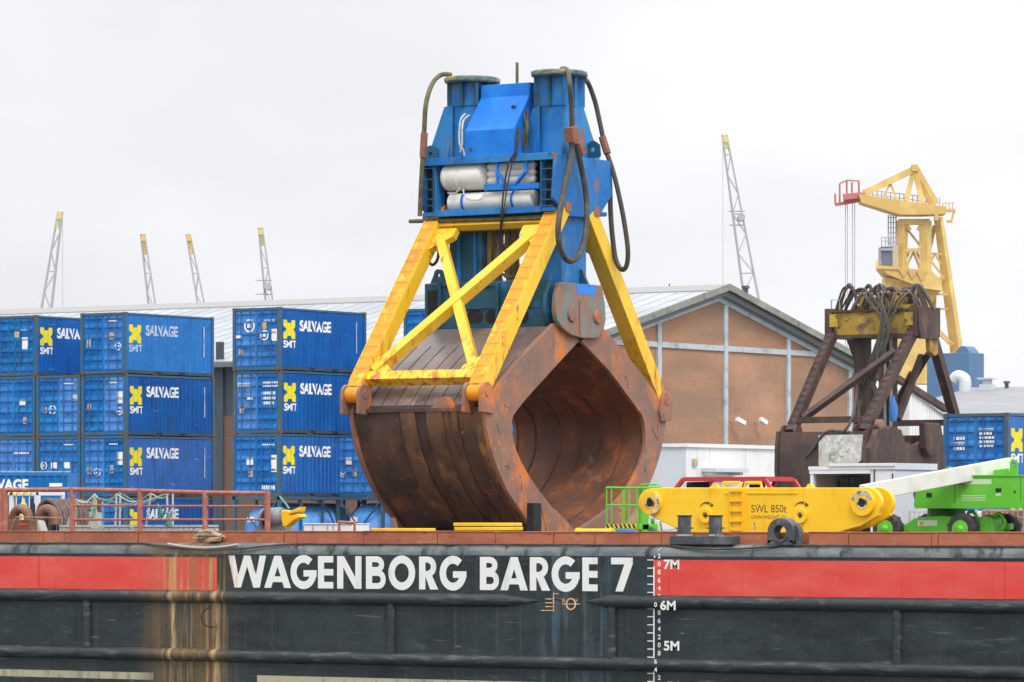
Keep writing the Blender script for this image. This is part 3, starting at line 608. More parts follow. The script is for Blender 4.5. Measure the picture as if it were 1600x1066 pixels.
# hinge block (teal) and end brackets
zt_ = g(900, 441)[1]; zb_ = g(870, 512)[1] + .0
XBK = hY(663, 480, YC - 1.0).x
blk = MB().box((XBK, YC - 1.0, zb_ - .1), (XN - .35, YC + 1.0, hY(760, 440, YC - 1.0).z)).build('hinge_block', 'gteal', grab, bevel=.03)
yb = YC - 1.0
for px in (743, 772, 814):
    a = hY(px - 13, 506, yb); b = hY(px + 12, 484, yb)
    mm = MB(); w = b.x - a.x; h_ = b.z - a.z; c = .12
    mm.prism([(a.x + c, a.z), (b.x - c, a.z), (b.x, a.z + c), (b.x, b.z - c), (b.x - c, b.z), (a.x + c, b.z), (a.x, b.z - c), (a.x, a.z + c)], 'y', yb - .005, yb + .05).build('hole_shade_plate', 'black', blk)  # black plate on the block face, its colour gives the shade of a hole
m = MB()
for px in (688, 778, 862): 
    p = hY(px, 442, yb - .04); m.box((p.x - .05, yb - .10, zb_), (p.x + .05, yb + .02, p.z))
a = hY(684, 446, yb); b = hY(780, 446, yb); m.beam(a + Vector((0, -.04, 0)), b + Vector((0, -.04, 0)), .05, .05)
m.box((XBK, yb - .07, zb_ - .1), (XN - .35, yb - .01, zb_ + .16)); m.box((XBK + .6, yb-.05, zb_+.62), (XN-.35, yb-.012, zb_+.68))
m.build('stiffener', 'gteal', blk)
MB().box((XBK + .12, yb - .015, zb_ + .1), (XBK + .52, yb + .3, zb_ + 1.2)).build('recess_shade_box', 'black', blk)  # solid black box, the shade of a recess put into its colour
for px, X in ((686, None), (918, None)):
    p = hY(px, 432, YC - .6)
    if px > 900: p = hY(px - 12, 432, YC + .3)
    mm = MB(); q_ = [(p.x - .34, p.z - .32), (p.x + .34, p.z - .32), (p.x + .16, p.z + .04)] + [(p.x + .16 * math.cos(R(t)), p.z + .05 + .16 * math.sin(R(t))) for t in range(20, 170, 25)] + [(p.x - .16, p.z + .04)]
    mm.holed(q_, (p.x, p.z + .03), .06, 'y', p.y - .05, p.y + .05); mm.build('lifting_lug', 'gteal', grab)
for X0, X1 in ((XN + .0, XN + .16), (XN - .33, XN - .2)):
    poly = [g(*p, X=XN + .16) for p in ((876, 441), (941, 446), (946, 478), (947, 500), (943, 518), (935, 529), (912, 529), (893, 524), (879, 513), (871, 500), (868, 484), (870, 460))]
    br = MB().prism(poly, 'x', X0, X1).build('hinge_bracket', 'bracket' if X0 == XN else 'gteal', grab, bevel=.03)
    if X0 == XN:
        for a_, b_ in ((893, 492), (933, 495)):
            y, z = g(a_, b_, X=X1)
            MB().lathe((X0 - .3, y, z), (X1 + .07, y, z), [(0, .17), (.9, .17), (.9, .21), (1, .19)], 20).build('hinge_pin', 'cheek', br)
        p, q_ = g(901, 443, X=X1), g(930, 461, X=X1)
        MB().box((X1 - .01, p[0], q_[1]), (X1 + .006, q_[0], p[1])).build('paint_patch', 'tape', br)
        y = g(906, 480, X=X1)[0]; MB().box((X1, y - .03, g(906, 522, X=X1)[1]), (X1 + .03, y + .03, g(906, 470, X=X1)[1])).build('centre_rib', 'bracket', br)
for j, (yy, zz) in enumerate(((YC - .55, zb_ - .25), (YC + .55, zb_ - .25))):
    MB().cyl((XF + .1, yy, zz + .28), (XN - .05, yy, zz + .28), .30, n=16).build('hinge_shaft', 'bucket', grab)

# crown: blue head platform
yF = g(868, 240)[0]; yBk = g(952, 252)[0]
PL0 = hY(657, 300, yF).x; zTop = g(868, 240)[1]; zBot = g(864, 330)[1] 
side_poly = [g(868, 239), g(953, 252), g(955, 306), g(934, 341), g(884, 338), g(864, 309)]
XL_ = PL0 + .10
for X0 in (XN - .08, XL_ - .10):
    MB().prism(side_poly, 'x', X0, X0 + .10).build('side_plate', 'gblue', grab, bevel=.012)
for a_, b_ in ((886, 323), (931, 331)):
    for X1, X0 in ((XN + .06, XN - .9), (XL_ - .12, XL_ + .7)):
        y, z = g(a_, b_)
        MB().cyl((X0, y, z), (X1, y, z), .155, n=18).build('crown_pin', 'cheek', grab)
plat = MB()
z1 = hY(763, 246, yF).z; z2 = hY(763, 255, yF).z
plat.box((XL_, yF, z1 - .14), (XN - .08, yBk, z1 + .0))         # deck
plat.box((XL_ - .02, yF - .06, z1 - .16), (XN - .07, yF + .02, z1 + .05))
zb1 = hY(763, 328, yF).z
plat.box((XL_, yF, zb1 - .12), (XN - .08, yBk, zb1))
plat.box((XL_ + .4, yF - .04, zb1 - .14), (XN - .5, yF + .04, zb1 + .04))
plat.box((XL_ + .3, YC + .35, zb1), (XN - .3, YC + .45, z1))   # back wall
for px in (678, 845):
    x = hY(px, 300, yF).x; plat.box((x - .04, yF + .02, zb1), (x + .04, yF + .5, z1))
P_ = plat.build('platform', 'gblue', grab, bevel=.01)
MB().box((XL_ + .12, yF + .9, zb1 + .02), (XN - .12, yF + .98, z1 - .16)).build('recess_shade_panel', 'gteal', P_)  # dark teal panel standing for the shaded back of the platform
for pa, pb in ((660, 678), (846, 864)):
    m = MB()
    xa, xb = hY(pa, 300, yF).x, hY(pb, 300, yF).x
    for py in (264, 281, 297, 312, 322): z = hY(pa, py, yF).z; m.beam((xa, yF + .0, z), (xb, yF + .0, z), .035, .035)
    m.beam((xb if pa < 700 else xa, yF, zb1), (xb if pa < 700 else xa, yF, z1 - .1), .05, .05)
    m.build('ladder', 'gteal', P_)
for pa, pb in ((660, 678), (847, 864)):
    MB().box((hY(pa, 300, yF).x, yF + .22, zb1 + .02), (hY(pb, 300, yF).x, yF + .26, z1 - .17)).build('recess_shade_panel', 'black', P_)  # black panels behind the rungs paint in the dark interior
# lower transverse pipe and beam
MB().tube([hY(640, 346, yF + .1), hY(868, 341, yF + .1)], .06, 8).build('cross_pipe', 'hoseo', grab)
a, b = hY(668, 340, yF + .6), hY(880, 336, yF + .6)
MB().beam(a, b, .5, .22).build('lower_beam', 'gteal', grab)
# pressure tanks
def capsule(px0, px1, py, rpx, y, mat='tankwhite', par=grab, nm='pressure_tank', cap=.5):
    a, b = hY(px0, py, y), hY(px1, py, y); r = rpx / 54.3; L_ = (b - a).length; e = r * cap / L_
    pr = [(0, .05 * r)] + [(e * (1 - math.cos(R(t))), r * math.sin(R(t))) for t in (25, 50, 70, 90)] + [(1 - e * (1 - math.cos(R(t))), r * math.sin(R(t))) for t in (90, 70, 50, 25)] + [(1, .05 * r)]
    z = (a.z + b.z) / 2; a = Vector((a.x, y, z)); b = Vector((b.x, y, z))
    return MB().lathe(a, b, pr, 24).build(nm, mat, par), a, b, r
t1, a, b, r = capsule(694, 765, 276, 22.5, yF + .42)
for t in (.16, .42): MB().ring(a + (b - a) * t, (1, 0, 0), r + .02, r - .02, .03).build('flange_band', 'tankwhite', t1)
for py in (259, 270.5, 281.5): capsule(762, 838, py, 6.3, yF + .32, cap=.9)
t2, a, b, r = capsule(704, 838, 314, 14.5, yF + .36, cap=.25)
for t in (.19, .77): MB().ring(a + (b - a) * t, (1, 0, 0), r + .025, r - .01, .07).build('tank_strap', 'gblue2', t2)
m = MB()
m.beam(hY(757, 293, yF + .02), hY(843, 290, yF + .02), .06, .17)
m.beam(hY(777, 254, yF + .06), hY(777, 290, yF + .02), .08, .06); m.beam(hY(776, 268, yF + .06), hY(790, 288, yF + .02), .14, .05)
m.beam(hY(822, 252, yF + .06), hY(822, 270, yF + .06), .12, .06); m.beam(hY(822, 268, yF + .06), hY(806, 288, yF + .02), .2, .05)
m.build('tank_bracket', 'gblue2', grab)
m = MB().tube([hY(700, 302, yF + .1), hY(712, 302, yF), hY(718, 294, yF)], .03, 6, 4).tube([hY(724, 296, yF + .1), hY(728, 310, yF), hY(750, 312, yF), hY(760, 298, yF + .1)], .018, 6, 4)
m.build('tank_pipe', 'alu', grab)

# two crown towers
for ti, (pc, pt) in enumerate(((738, 124), (874, 114))):
    c = hY(pc, pt, YC + .0); X = c.x; zt = c.z; zk = hY(pc, 168, YC).z; zl = z1
    tw = MB()
    n = 8
    hw = .52
    tw.box((X - hw * .85, YC - hw * .9, zk), (X + hw * .85, YC + hw * .9, zt - .08))
    # tapered body below the collar
    vs = []
    for (hx_, hy_, z) in ((hw * .95, .80, zk + .02), (hw * .95, .86, (zk + zl) / 2), (hw * .97, .95, zl)):
        vs += [(X - hx_ * .7, YC - hy_ * .55, z), (X + hx_, YC - hy_ * .55, z), (X + hx_, YC + hy_ * .55, z), (X - hx_ * .7, YC + hy_ * .55, z)]
    fs = [(0, 1, 2, 3), (8, 9, 10, 11)]
    for i in (0, 4):
        for k in range(4): fs.append((i + k, i + (k + 1) % 4, i + 4 + (k + 1) % 4, i + 4 + k))
    tw.add(vs, fs)
    t_ = tw.build('crown_tower', 'gblue', grab, bevel=.02)
    oct_ = [(X + .80 * math.cos(R(k * 360 / 16)) * 1.0, YC + .82 * math.sin(R(k * 360 / 16)) * 1.1) for k in range(16)]
    MB().prism(oct_, 'z', zt - .13, zt + .04).build('top_flange', 'flange', t_, bevel=.05)
    for sx, sy in ((-1, -1), (0, -1), (1, -1), (1, 0), (1, 1), (-1, 1), (0, 1), (-1, 0)):
        mm = MB(); px_, py_ = X + sx * hw * .8, YC + sy * hw * .8; d = Vector((sx, sy, 0)).normalized()
        q = Vector((px_, py_, 0))
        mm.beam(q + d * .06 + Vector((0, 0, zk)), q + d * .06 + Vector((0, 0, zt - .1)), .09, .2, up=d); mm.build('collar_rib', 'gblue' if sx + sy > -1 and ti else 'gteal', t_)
    # gusset plates: along the crown (x) and across it (y)
    for yy in (YC - .62, YC + .58):
        pl = [(X - hw - .05, zk), (X - hw * .55, zk), (X - hw * .55, zl), (X - 1.22, zl)] if ti == 0 else [(X - hw * .55, zk), (X - hw - .0, zk - .05), (X - 1.0, zl), (X - hw * .55, zl)]
        MB().prism(pl, 'y', yy, yy + .05).build('gusset', 'gblue', t_)
    for xx in (X + hw, X - hw * .78):
        pl = [(YC - .46, zk), (YC + .46, zk), (YC + 1.32, zl), (YC - .72, zl)]
        MB().prism(pl, 'x', xx - .04, xx + .02).build('gusset', 'gblue', t_)
        MB().box((xx - .03, YC - 1.35, zl), (xx + .0, YC + 1.35, zl + .05)).build('gusset_foot', 'gblue', t_)
    lug = (X - 1.02 if ti == 0 else X + .72)
    yy = YC - .64 if ti == 0 else YC + .7
    MB().holed([(lug - .28, zl), (lug + .28, zl), (lug + .24, zl + .38), (lug + .05, zl + .50), (lug - .1, zl + .48), (lug - .26, zl + .3)], (lug, zl + .24), .07, 'y', yy - .04, yy).build('eye_plate', 'gteal', t_)
# sloped bright blue cover between the towers
Xa = hY(727, 240, yF).x; Xb = hY(804, 238, yF).x
zc = [hY(765, p, yF).z for p in (203,)][0]
pl = [(yF - .02, z1 + .02), (yF - .02, zc), (yF + .78, hY(790, 151, yF + .78).z), (yF + .80, hY(790, 131, yF + .8).z), (yF + 1.9, hY(790, 131, yF + .8).z), (yF + 1.9, z1 + .02)]
cov = MB().prism(pl, 'x', Xa, Xb).build('machine_cover', 'gblue2', grab, bevel=.02)
MB().cyl((Xa + .2, yF - .04, z1 + .25), (Xa + .2, yF + .0, z1 + .25), .06, n=10).build('cover_bolt', 'dark', cov)
MB().cyl((Xb - .35, yF + .45, zc + .66), (Xb - .35, yF + .5, zc + .70), .07, n=10).build('cover_bolt', 'dark', cov)
MB().cyl(hY(808, 131, yF + .9), hY(808, 98, yF + .9), .045, n=8).build('antenna_post', 'hoseo', grab)
m = MB()
for k in range(14):
    a = hY(random.uniform(803, 826), random.uniform(160, 190), yF + .6); b = hY(random.uniform(803, 824), random.uniform(225, 243), yF + .4)
    mid = (a + b) / 2 + Vector((random.uniform(-.2, .2), random.uniform(-.2, .2), 0)); m.tube([a, mid, b], .025, 5, 3)
m.build('hydraulic_lines', 'hoseo', grab)
m = MB().beam(hY(818, 168, yF + 1.1), hY(815, 240, yF + 1.1), .28, .28).beam(hY(826, 300, yF + .8), hY(826, 335, yF + .8), .2, .2); m.build('inner_post', 'gyold', grab)
MB().tube([hY(727, 178, yF + .4), hY(719, 190, yF + .1), hY(718, 225, yF), hY(724, 234, yF), hY(726, 244, yF)], .03, 6, 3).tube([hY(733, 180, yF + .4), hY(723, 192, yF + .1), hY(722, 226, yF), hY(719, 238, yF)], .03, 6, 3).build('silver_pipes', 'alu', grab)

# central columns and cylinders below the head
zc0 = hY(760, 441, yb).z - .1; zc1 = zb1 - .1
xa = hY(877, 400, YC - .7).x
MB().box((xa - 1.05, YC - .7, zc0), (xa, YC + .62, zc1)).build('guide_column', 'gblue', grab, bevel=.02)
xa = hY(702, 400, YC - .5).x; xb = hY(752, 400, YC - .5).x
MB().box((xa, YC - .5, zc0), (xb, YC + .6, zc1)).build('guide_column', 'gteal', grab, bevel=.02)
MB().box((xa + .30, YC - .55, zc0), (xa + .42, YC - .48, zc1)).box((xb - .25, YC - .55, zc0), (xb - .15, YC - .48, zc1)).build('column_rib', 'gblue', grab)
for px, r in ((767, .20), (800, .22)):
    p = hY(px, 400, YC); q = hY(px, 350, YC)
    MB().lathe((p.x, YC, zc0), (p.x, YC, zc1), [(0, r * .8), (.12, r * .8), (.13, r), (.55, r), (.56, r * 1.12), (.6, r * 1.12), (.61, r), (1, r)], 18).build('hydraulic_cylinder', 'gyold', grab)
m = MB()
for k in range(9):
    x = hY(783, 400, YC - .4).x + random.uniform(-.35, .4)
    m.tube([(x, YC - .45, zc1), (x + random.uniform(-.15, .15), YC - .5, (zc0 + zc1) / 2 + .4), (x + random.uniform(-.3, .3), YC - .45, zc0 + random.uniform(.1, .9))], .028, 6, 3)
m.build('hydraulic_lines', 'hose', grab)
xa, xb = hY(690, 350, YC - .45).x, hY(858, 350, YC - .45).x
MB().beam((xa, YC - .6, hY(760, 354, YC - .6).z), (xb, YC - .6, hY(760, 354, YC - .6).z), .25, .26).build('cylinder_head_beam', 'gyold', grab)

# four yellow legs and their cross frames
LEG = {}
def leg_pts(u, side):
    X = (XN - .26, XF + .23)[u]
    y0, z0 = g(758, 612)[0], 4.18; y1, z1_ = g(884, 325)[0], g(884, 325)[1]
    X1 = (XN - .22, XL_ + .25)[u]
    if side: y0, y1 = 2 * YC - y0 - .08, 2 * YC - y1; z0 -= .05; z1_ = g(931, 331)[1]
    return Vector((X, y0, z0)), Vector((X1, y1, z1_))
for side in (0, 1):
    fr = None; LG = []
    for u in (0, 1):
        a, b = leg_pts(u, side); d = (b - a).normalized(); LG.append((a, b))
        lg = MB().beam(a + d * .12, b - d * .05, .44, .50, up=(1, 0, 0)).build('leg', 'gyellow', grab, bevel=.012)
        # outer face carries the orange ladder
        nrm = Vector((1, 0, 0)).cross(d).normalized()
        if (nrm.y > 0) != bool(side): nrm = -nrm
        off = nrm * .226
        MB().beam(a + d * .15 + off, b - d * .25 + off, .02, .44, up=(1, 0, 0)).build('climbing_face', 'gladder', lg)
        mm = MB(); n = 17; ex = Vector((.23, 0, 0))
        for k in range(1, n):
            p = a + (b - a) * (k / n) + nrm * .26
            mm.tube([p - ex - nrm * .02, p - ex * .95 + nrm * .02, p + ex * .95 + nrm * .02, p + ex - nrm * .02], .009, 5)
        for sx in (-1, 1): mm.beam(a + d * .3 + nrm * .245 + ex * sx, b - d * .4 + nrm * .245 + ex * sx, .022, .022, up=(1, 0, 0))
        mm.build('ladder', 'gyellow', lg)
        MB().cyl(a - Vector((.24, 0, 0)), a + Vector((.24, 0, 0)), .24, n=20).build('leg_boss', 'gladder' if side == 0 else 'gyellow', lg, bevel=.02)
        MB().cyl(b - Vector((.22, 0, 0)), b + Vector((.22, 0, 0)), .24, n=20).build('leg_boss', 'gladder', lg, bevel=.02)
    (a0, b0), (a1, b1) = LG
    nr_ = Vector((1, 0, 0)).cross((b0 - a0).normalized())
    def at(u, t): p = a0.lerp(b0, t); q = a1.lerp(b1, t); return p.lerp(q, u)   # u 0 near, 1 far
    for (u0, t0, u1, t1, w_, h_, nm) in ((0, .085, 1, .085, .30, .34, 'cross_beam'), (.04, .93, .97, .93, .24, .26, 'cross_beam'), (.10, .86, .93, .12, .30, .33, 'diagonal_brace'), (.90, .86, .10, .12, .28, .27, 'diagonal_brace')):
        MB().beam(at(u0, t0), at(u1, t1), w_, h_, up=tuple(nr_)).build(nm, 'gyellow', grab, bevel=.012)
    MB().prism([(0, 0)] * 3, 'x', 0, 0) if False else None
    for u0, t0, s_ in ((.03, .09, 1), (.97, .09, 1), (.05, .90, -1), (.95, .90, -1)):   # corner gussets
        p = at(u0, t0); q = at(u0 + (.17 if u0 < .5 else -.17), t0); r = at(u0, t0 + .12 * s_); n_ = nr_.normalized() * .10
        q2 = at(u0 + (.17 if u0 < .5 else -.17), t0 + .045 * s_)
        vs = [p - n_, q - n_, q2 - n_, r - n_, p + n_, q + n_, q2 + n_, r + n_]
        MB().add(vs, [(0, 1, 2, 3), (4, 5, 6, 7), (0, 1, 5, 4), (1, 2, 6, 5), (2, 3, 7, 6), (3, 0, 4, 7)]).build('gusset', 'gyellow', grab)
# drag marks on the near leg are wires hanging on it
a, b = LG[0]
# hoses
def hose(pts, r=.075, mat='hose', nm='hose', par=grab):
    return MB().tube(pts, r, 8, 6).build(nm, mat, par)
yt = YC - .3
h1 = hose([hY(705, 117, YC), hY(690, 117, YC - .3), hY(676, 130, YC - .7), hY(666, 160, yF - .1), hY(663, 200, yF - .15), hY(661, 240, yF - .2), hY(658, 290, yF - .2), hY(656, 338, yF - .2)], .07, 'hoseo')
MB().tube([hY(663, 208, yF - .16), hY(661, 246, yF - .2)], .105, 8).build('hose_clamp', 'rustfit', h1)
XO = XN + .30
h2 = hose([hX(878, 108, XN - .7), hX(886, 110, XN - .1), hX(890, 130, XO), hX(893, 165, XO), hX(894, 205, XO)], .078, 'hose')
MB().beam(hX(892, 198, XO), hX(895, 222, XO), .32, .28, up=(1, 0, 0)).build('hose_clamp', 'rustfit', h2, bevel=.02)
hose([hX(893, 215, XO), hX(893, 240, XO), hX(886, 275, XO + .1), hX(877, 320, XO + .25), hX(872, 360, XO + .3), hX(876, 390, XO + .3), hX(889, 408, XO + .3), hX(905, 398, XO + .3), hX(914, 370, XO + .2), hX(917, 335, XO + .1), hX(915, 300, XO), hX(908, 260, XO), hX(900, 225, XO)], .085)
y2 = yBk + .15
h3 = hose([hY(912, 122, YC + .5), hY(920, 132, y2 - .3), hY(930, 160, y2), hY(938, 195, y2), hY(946, 232, y2), hY(957, 265, y2), hY(966, 300, y2), hY(975, 345, y2), hY(981, 390, y2), hY(979, 415, y2), hY(971, 421, y2), hY(962, 405, y2), hY(957, 370, y2), hY(954, 330, y2), hY(953, 290, y2), hY(951, 262, y2)], .075)
MB().tube([hY(941, 214, y2), hY(949, 240, y2)], .115, 8).build('hose_clamp', 'rustfit', h3)
MB().beam(hX(903, 222, XO - .1), hX(909, 242, XO - .1), .25, .25, up=(1, 0, 0)).build('hose_clamp', 'rustfit', grab, bevel=.02)
hose([hY(668, 385, yF), hY(668, 405, yF), hY(676, 414, yF), hY(684, 404, yF), hY(686, 380, yF + .3), hY(688, 350, yF + .5)], .045)
hose([hY(808, 200, yF - .05), hY(805, 236, yF - .08), hY(795, 255, yF - .08), hY(788, 290, yF - .08), hY(784, 330, yF - .05), hY(782, 360, yF + .2)], .028)
hose([hY(811, 200, yF - .02), hY(808, 236, yF - .1), hY(800, 255, yF - .1), hY(793, 290, yF - .1), hY(787, 330, yF - .1), hY(783, 360, yF + .2)], .022)
hose([hY(782, 425, YC - .8), hY(790, 432, YC - .9), hY(800, 434, YC - .9), hY(812, 430, YC - .8)], .04)

# ------------------------------------------------------------------ deck: railing and clutter at the left
def rail_run(name, label, pts, y, ztops, mids, post_r=.075, thin=()):
    t = thing(name, label, 'railing', (pts[0], y, 0))
    for i, x in enumerate(pts): 
        MB().cyl((x, y, -.1), (x, y, ztops[i]), post_r if i not in thin else .04, n=10).build('post', 'rail', t)
    for i in range(len(pts) - 1):
        MB().cyl((pts[i], y, ztops[i] - .05), (pts[i + 1], y, ztops[i + 1] - .05), .06, n=10).build('top_rail', 'rail', t)
        for z in mids[i]: MB().cyl((pts[i], y, z), (pts[i + 1], y, z), .03, n=8).build('mid_rail', 'rail', t)
    return t
yr = 1.0
def ry(px, py, y=yr): return hY(px, py, y)
P4 = [-180, -60, 4]; zt1 = ry(5, 762).z
t = rail_run('railing', 'tall rust red pipe railing along the left end of the barge deck', [ry(p, 800).x for p in (-215, -105, 3, 8, 113, 219, 321, 418)], yr,
    [zt1, zt1, zt1 - .02, ry(8, 763).z, ry(113, 762).z, ry(219, 764).z, ry(321, 767).z, ry(418, 768).z],
    [[], [], [], [], [ry(160, 790).z, ry(160, 812).z], [ry(270, 791).z, ry(270, 812).z], [ry(350, 791).z, ry(350, 812).z]], thin=())
m = MB()
a, b, c, d = ry(325, 790), ry(391, 791), ry(391, 832), ry(325, 832)
# small gate at 530-555
t = thing('rail_gate', 'small rust red pipe hoop on the deck beside the white chest', 'railing', (ry(542, 830).x, 1.2, 0))
MB().tube([ry(530, 834, 1.2) , ry(530, 816, 1.2), ry(554, 817, 1.2), ry(554, 834, 1.2)], .045, 8).build('hoop', 'rail', t)
for px in (530, 554): MB().cyl((ry(px, 830, 1.2).x, 1.2, -.1), (ry(px, 830, 1.2).x, 1.2, ry(530, 830, 1.2).z), .045).build('post', 'rail', t)

def gooseneck(pxc, ptop, pbot_x, y, lab):
    c = hY(pxc, ptop, y); R0 = .28; r = .135
    t = thing('gooseneck_vent', lab, 'vent pipe', (c.x, y, -.1), 'gooseneck vents')
    zt_ = c.z - r - R0; pts = [(c.x - R0, y, 0 - .1), (c.x - R0, y, zt_)] + [(c.x - R0 * math.cos(R(a)), y, zt_ + R0 * math.sin(R(a))) for a in range(15, 181, 15)] + [(c.x + R0, y, zt_ - .12)]
    MB().tube(pts, r, 14).build('bent_pipe', 'gooseneck', t)
    MB().ring((c.x + R0, y, zt_ - .12), (0, 0, 1), r + .03, r - .03, .08).build('mouth_rim', 'gooseneck', t)
    MB().cyl((c.x - R0, y, -.1), (c.x - R0, y, -.06), .24, n=16).build('base_flange', 'gooseneck', t)
    return t
gooseneck(33, 787.5, 0, 3.0, 'rusty bent vent pipe behind the railing, middle of three')
gooseneck(74, 788, 0, 3.0, 'rusty bent vent pipe nearest the brown hose bundle')
gooseneck(-4, 790, 0, 2.6, 'rusty bent vent pipe cut off by the left picture edge')
# tank vent box with red sticker
c = hY(36, 820, 2.0)
vb = thing('valve_box', 'dark rusty box with a small red sticker under the bent vent pipes', 'box', (c.x, 2.0, -.1))
MB().box((c.x - .38, 1.8, -.1), (c.x + .42, 2.2, hY(36, 812, 1.8).z)).build('box_body', 'gooseneck', vb, bevel=.02)
MB().box((hY(29, 819, 1.79).x, 1.785, hY(29, 821.5, 1.79).z), (hY(43, 819, 1.79).x, 1.80, hY(29, 818, 1.79).z)).build('sticker', 'slred', vb)
MB().tube([(c.x - .45, 1.75, -.1), hY(25, 808, 1.75), hY(97, 809, 1.75), (hY(97, 809, 1.75).x, 1.75, -.1)], .018, 6).build('wire_guard', 'rope', vb)
c = hY(67, 830, 1.6)
tag(MB().prism([(c.x - .15, -.1), (c.x + .22, -.1), (c.x + .2, .12), (c.x + .05, .26), (c.x - .08, .55), (c.x - .13, .6)], 'y', 1.5, 1.8).build('canvas_bag', 'canvas', loc=(c.x, 1.6, -.1), bevel=.03), 'white canvas bundle slumped between the bent vent pipes', 'bag')
# hose bundle draped over a saddle
c = hY(98, 800, 4.5); hb = thing('hose_bundle', 'bundle of dark brown hoses draped in arches beside the vent pipes', 'hoses', (c.x, 4.5, -.1))
zt_ = hY(98, 782, 4.5).z
for k in range(9):
    y = 3.9 + .14 * k; w_ = .42 + .03 * math.sin(k * 2.1)
    MB().tube([(c.x - w_ + .1 * k * .4, y, -.1), (c.x - w_ + .04 * k, y, zt_ - .42), (c.x - .2 + .05 * k, y, zt_ - .04), (c.x + .15 + .03 * k, y, zt_ - .06 - .01 * k), (c.x + w_ + .01 * k, y, zt_ - .5), (c.x + w_ + .02 * k, y, -.1)], .066, 8, 6).build('hose', 'coil', hb)
MB().cyl((c.x + .05, 3.8, zt_ - .25), (c.x + .05, 5.2, zt_ - .25), .12, n=12).box((c.x, 3.85, -.1), (c.x + .1, 3.95, zt_ - .25)).box((c.x, 5.05, -.1), (c.x + .1, 5.15, zt_ - .25)).build('saddle', 'dark', hb)
# white bottle rack
Yk = 7.0; x0, x1 = hY(-30, 800, Yk).x, hY(62, 800, Yk).x; zt_ = hY(30, 769, Yk).z
rk = thing('gas_rack', 'white framed rack with dark bottles behind the vent pipes at far left', 'rack', ((x0 + x1) / 2, Yk + .5, -.1))
m = MB()
for x in (x0, (x0 + x1) / 2 + .08, x1 - .05):
    for y in (Yk, Yk + 1.1): m.beam((x, y, -.1), (x, y, zt_), .09)
for z in (0.0, zt_ - .05):
    for y in (Yk, Yk + 1.1): m.beam((x0 - .04, y, z), (x1, y, z), .09)
    for x in (x0, x1 - .05): m.beam((x, Yk, z), (x, Yk + 1.1, z), .09)
m.build('rack_frame', 'wwhite', rk)
m = MB()
for k in range(9):
    x = x0 + (x1 - x0) * (k + .5) / 9; m.cyl((x, Yk - .02, 0), (x, Yk - .02, zt_), .018, n=6)
m.beam((x0, Yk - .02, .5), (x1, Yk - .02, .5), .03); m.build('rack_bars', 'wwhite', rk)
for k in range(5):
    x = x0 + .25 + k * .32; MB().lathe((x, Yk + .5, .04), (x, Yk + .5, zt_ - .18), [(0, .12), (.82, .12), (.92, .05), (1, .05)], 12).build('gas_bottle', ('black', 'dark', 'black', 'yline', 'black')[k], rk)
m = MB()
for k in range(7):
    x = x0 + .2 + k * .27; m.tube([(x, Yk - .05, zt_ + .04), (x + .1, Yk - .06, zt_ - .1), (x + .2, Yk - .05, zt_ + .05)], .022, 5, 3)
m.build('hanging_sling', 'yline', rk)

# folded aluminium gangway with stanchions and green ropes
gw = thing('gangway', 'aluminium gangway lying on deck with tilted stanchions and green ropes', 'gangway', (hY(205, 830, 2.2).x, 2.2, -.1))
xa, xb = hY(97, 826, 2.0).x, hY(314, 826, 2.0).x
for y in (1.9, 2.75):
    for z0_, z1_ in ((hY(200, 822, 2).z - .03, hY(200, 822, 2).z + .03), (hY(200, 829, 2).z - .03, hY(200, 829, 2).z + .02)):
        MB().box((xa, y - .03, z0_), (xb, y + .03, z1_)).build('side_rail', 'alu', gw)
z_a = hY(200, 822, 2).z
m = MB(); n = 26
for k in range(n + 1):
    x = xa + (xb - xa) * k / n; m.box((x - .03, 1.91, -.1), (x + .03, 2.74, z_a - .06))
m.box((xa, 2.2, -.1), (xb, 2.26, z_a - .08)); m.build('tread_frame', 'alu', gw)
tops = []
for (bx, by, tx_, ty_) in ((105, 825, 117, 781), (118, 826, 117, 783), (139, 825, 148, 772), (144, 824, 147, 776), (180, 822, 182, 772), (187, 822, 188, 770), (228, 822, 236, 771), (262, 820, 261, 770), (270, 818, 270, 768), (151, 822, 150, 778)):
    yq = 1.95 + (bx % 3) * .35
    a, b = hY(bx, by, yq), hY(tx_, ty_, yq); a.z = z_a - .02
    MB().cyl(a, b, .028, n=8).build('stanchion', 'alu', gw)
    tops.append(b)
for i in range(0, 9):
    a = tops[i]; b = tops[(i + 2) % 10]
    mid = (a + b) / 2 - Vector((0, 0, .16 + .07 * (i % 3)))
    MB().tube([a, mid, b], .016, 5, 5).build('guide_rope', 'ropeg' if i % 2 else 'alu', gw)
for (x_, y_) in ((117, 803), (145, 800), (157, 786), (250, 800), (263, 812)):
    m = MB(); c = hY(x_, y_, 1.85)
    for k in range(3): m.tube([c + Vector((random.uniform(-.12, .12), 0, random.uniform(-.2, .2))) for _ in range(5)], .02, 5, 3)
    m.build('rope_tangle', 'ropeg' if x_ != 157 else 'rustfit', gw)
# tan net heap under the stanchions
m = MB()
for k in range(60):
    x = random.uniform(hY(140, 820, 3).x, hY(285, 820, 3).x); z = random.uniform(-.05, .28) * (1 - .5 * abs(random.uniform(-1, 1)))
    p = Vector((x, 3.2 + random.uniform(-.25, .25), max(-.07, z))); m.tube([p, p + Vector((random.uniform(.1, .35), random.uniform(-.1, .1), random.uniform(-.05, .12))), p + Vector((random.uniform(.4, .7), random.uniform(-.1, .1), random.uniform(-.06, .04)))], .026, 5, 3)
m.box((hY(145, 820, 3).x, 3.0, -.1), (hY(282, 820, 3).x, 3.4, .02))
tag(m.build('rope_heap', 'rope', loc=(hY(210, 820, 3).x, 3.2, -.1)), 'long low heap of tan ropes behind the gangway', 'ropes')
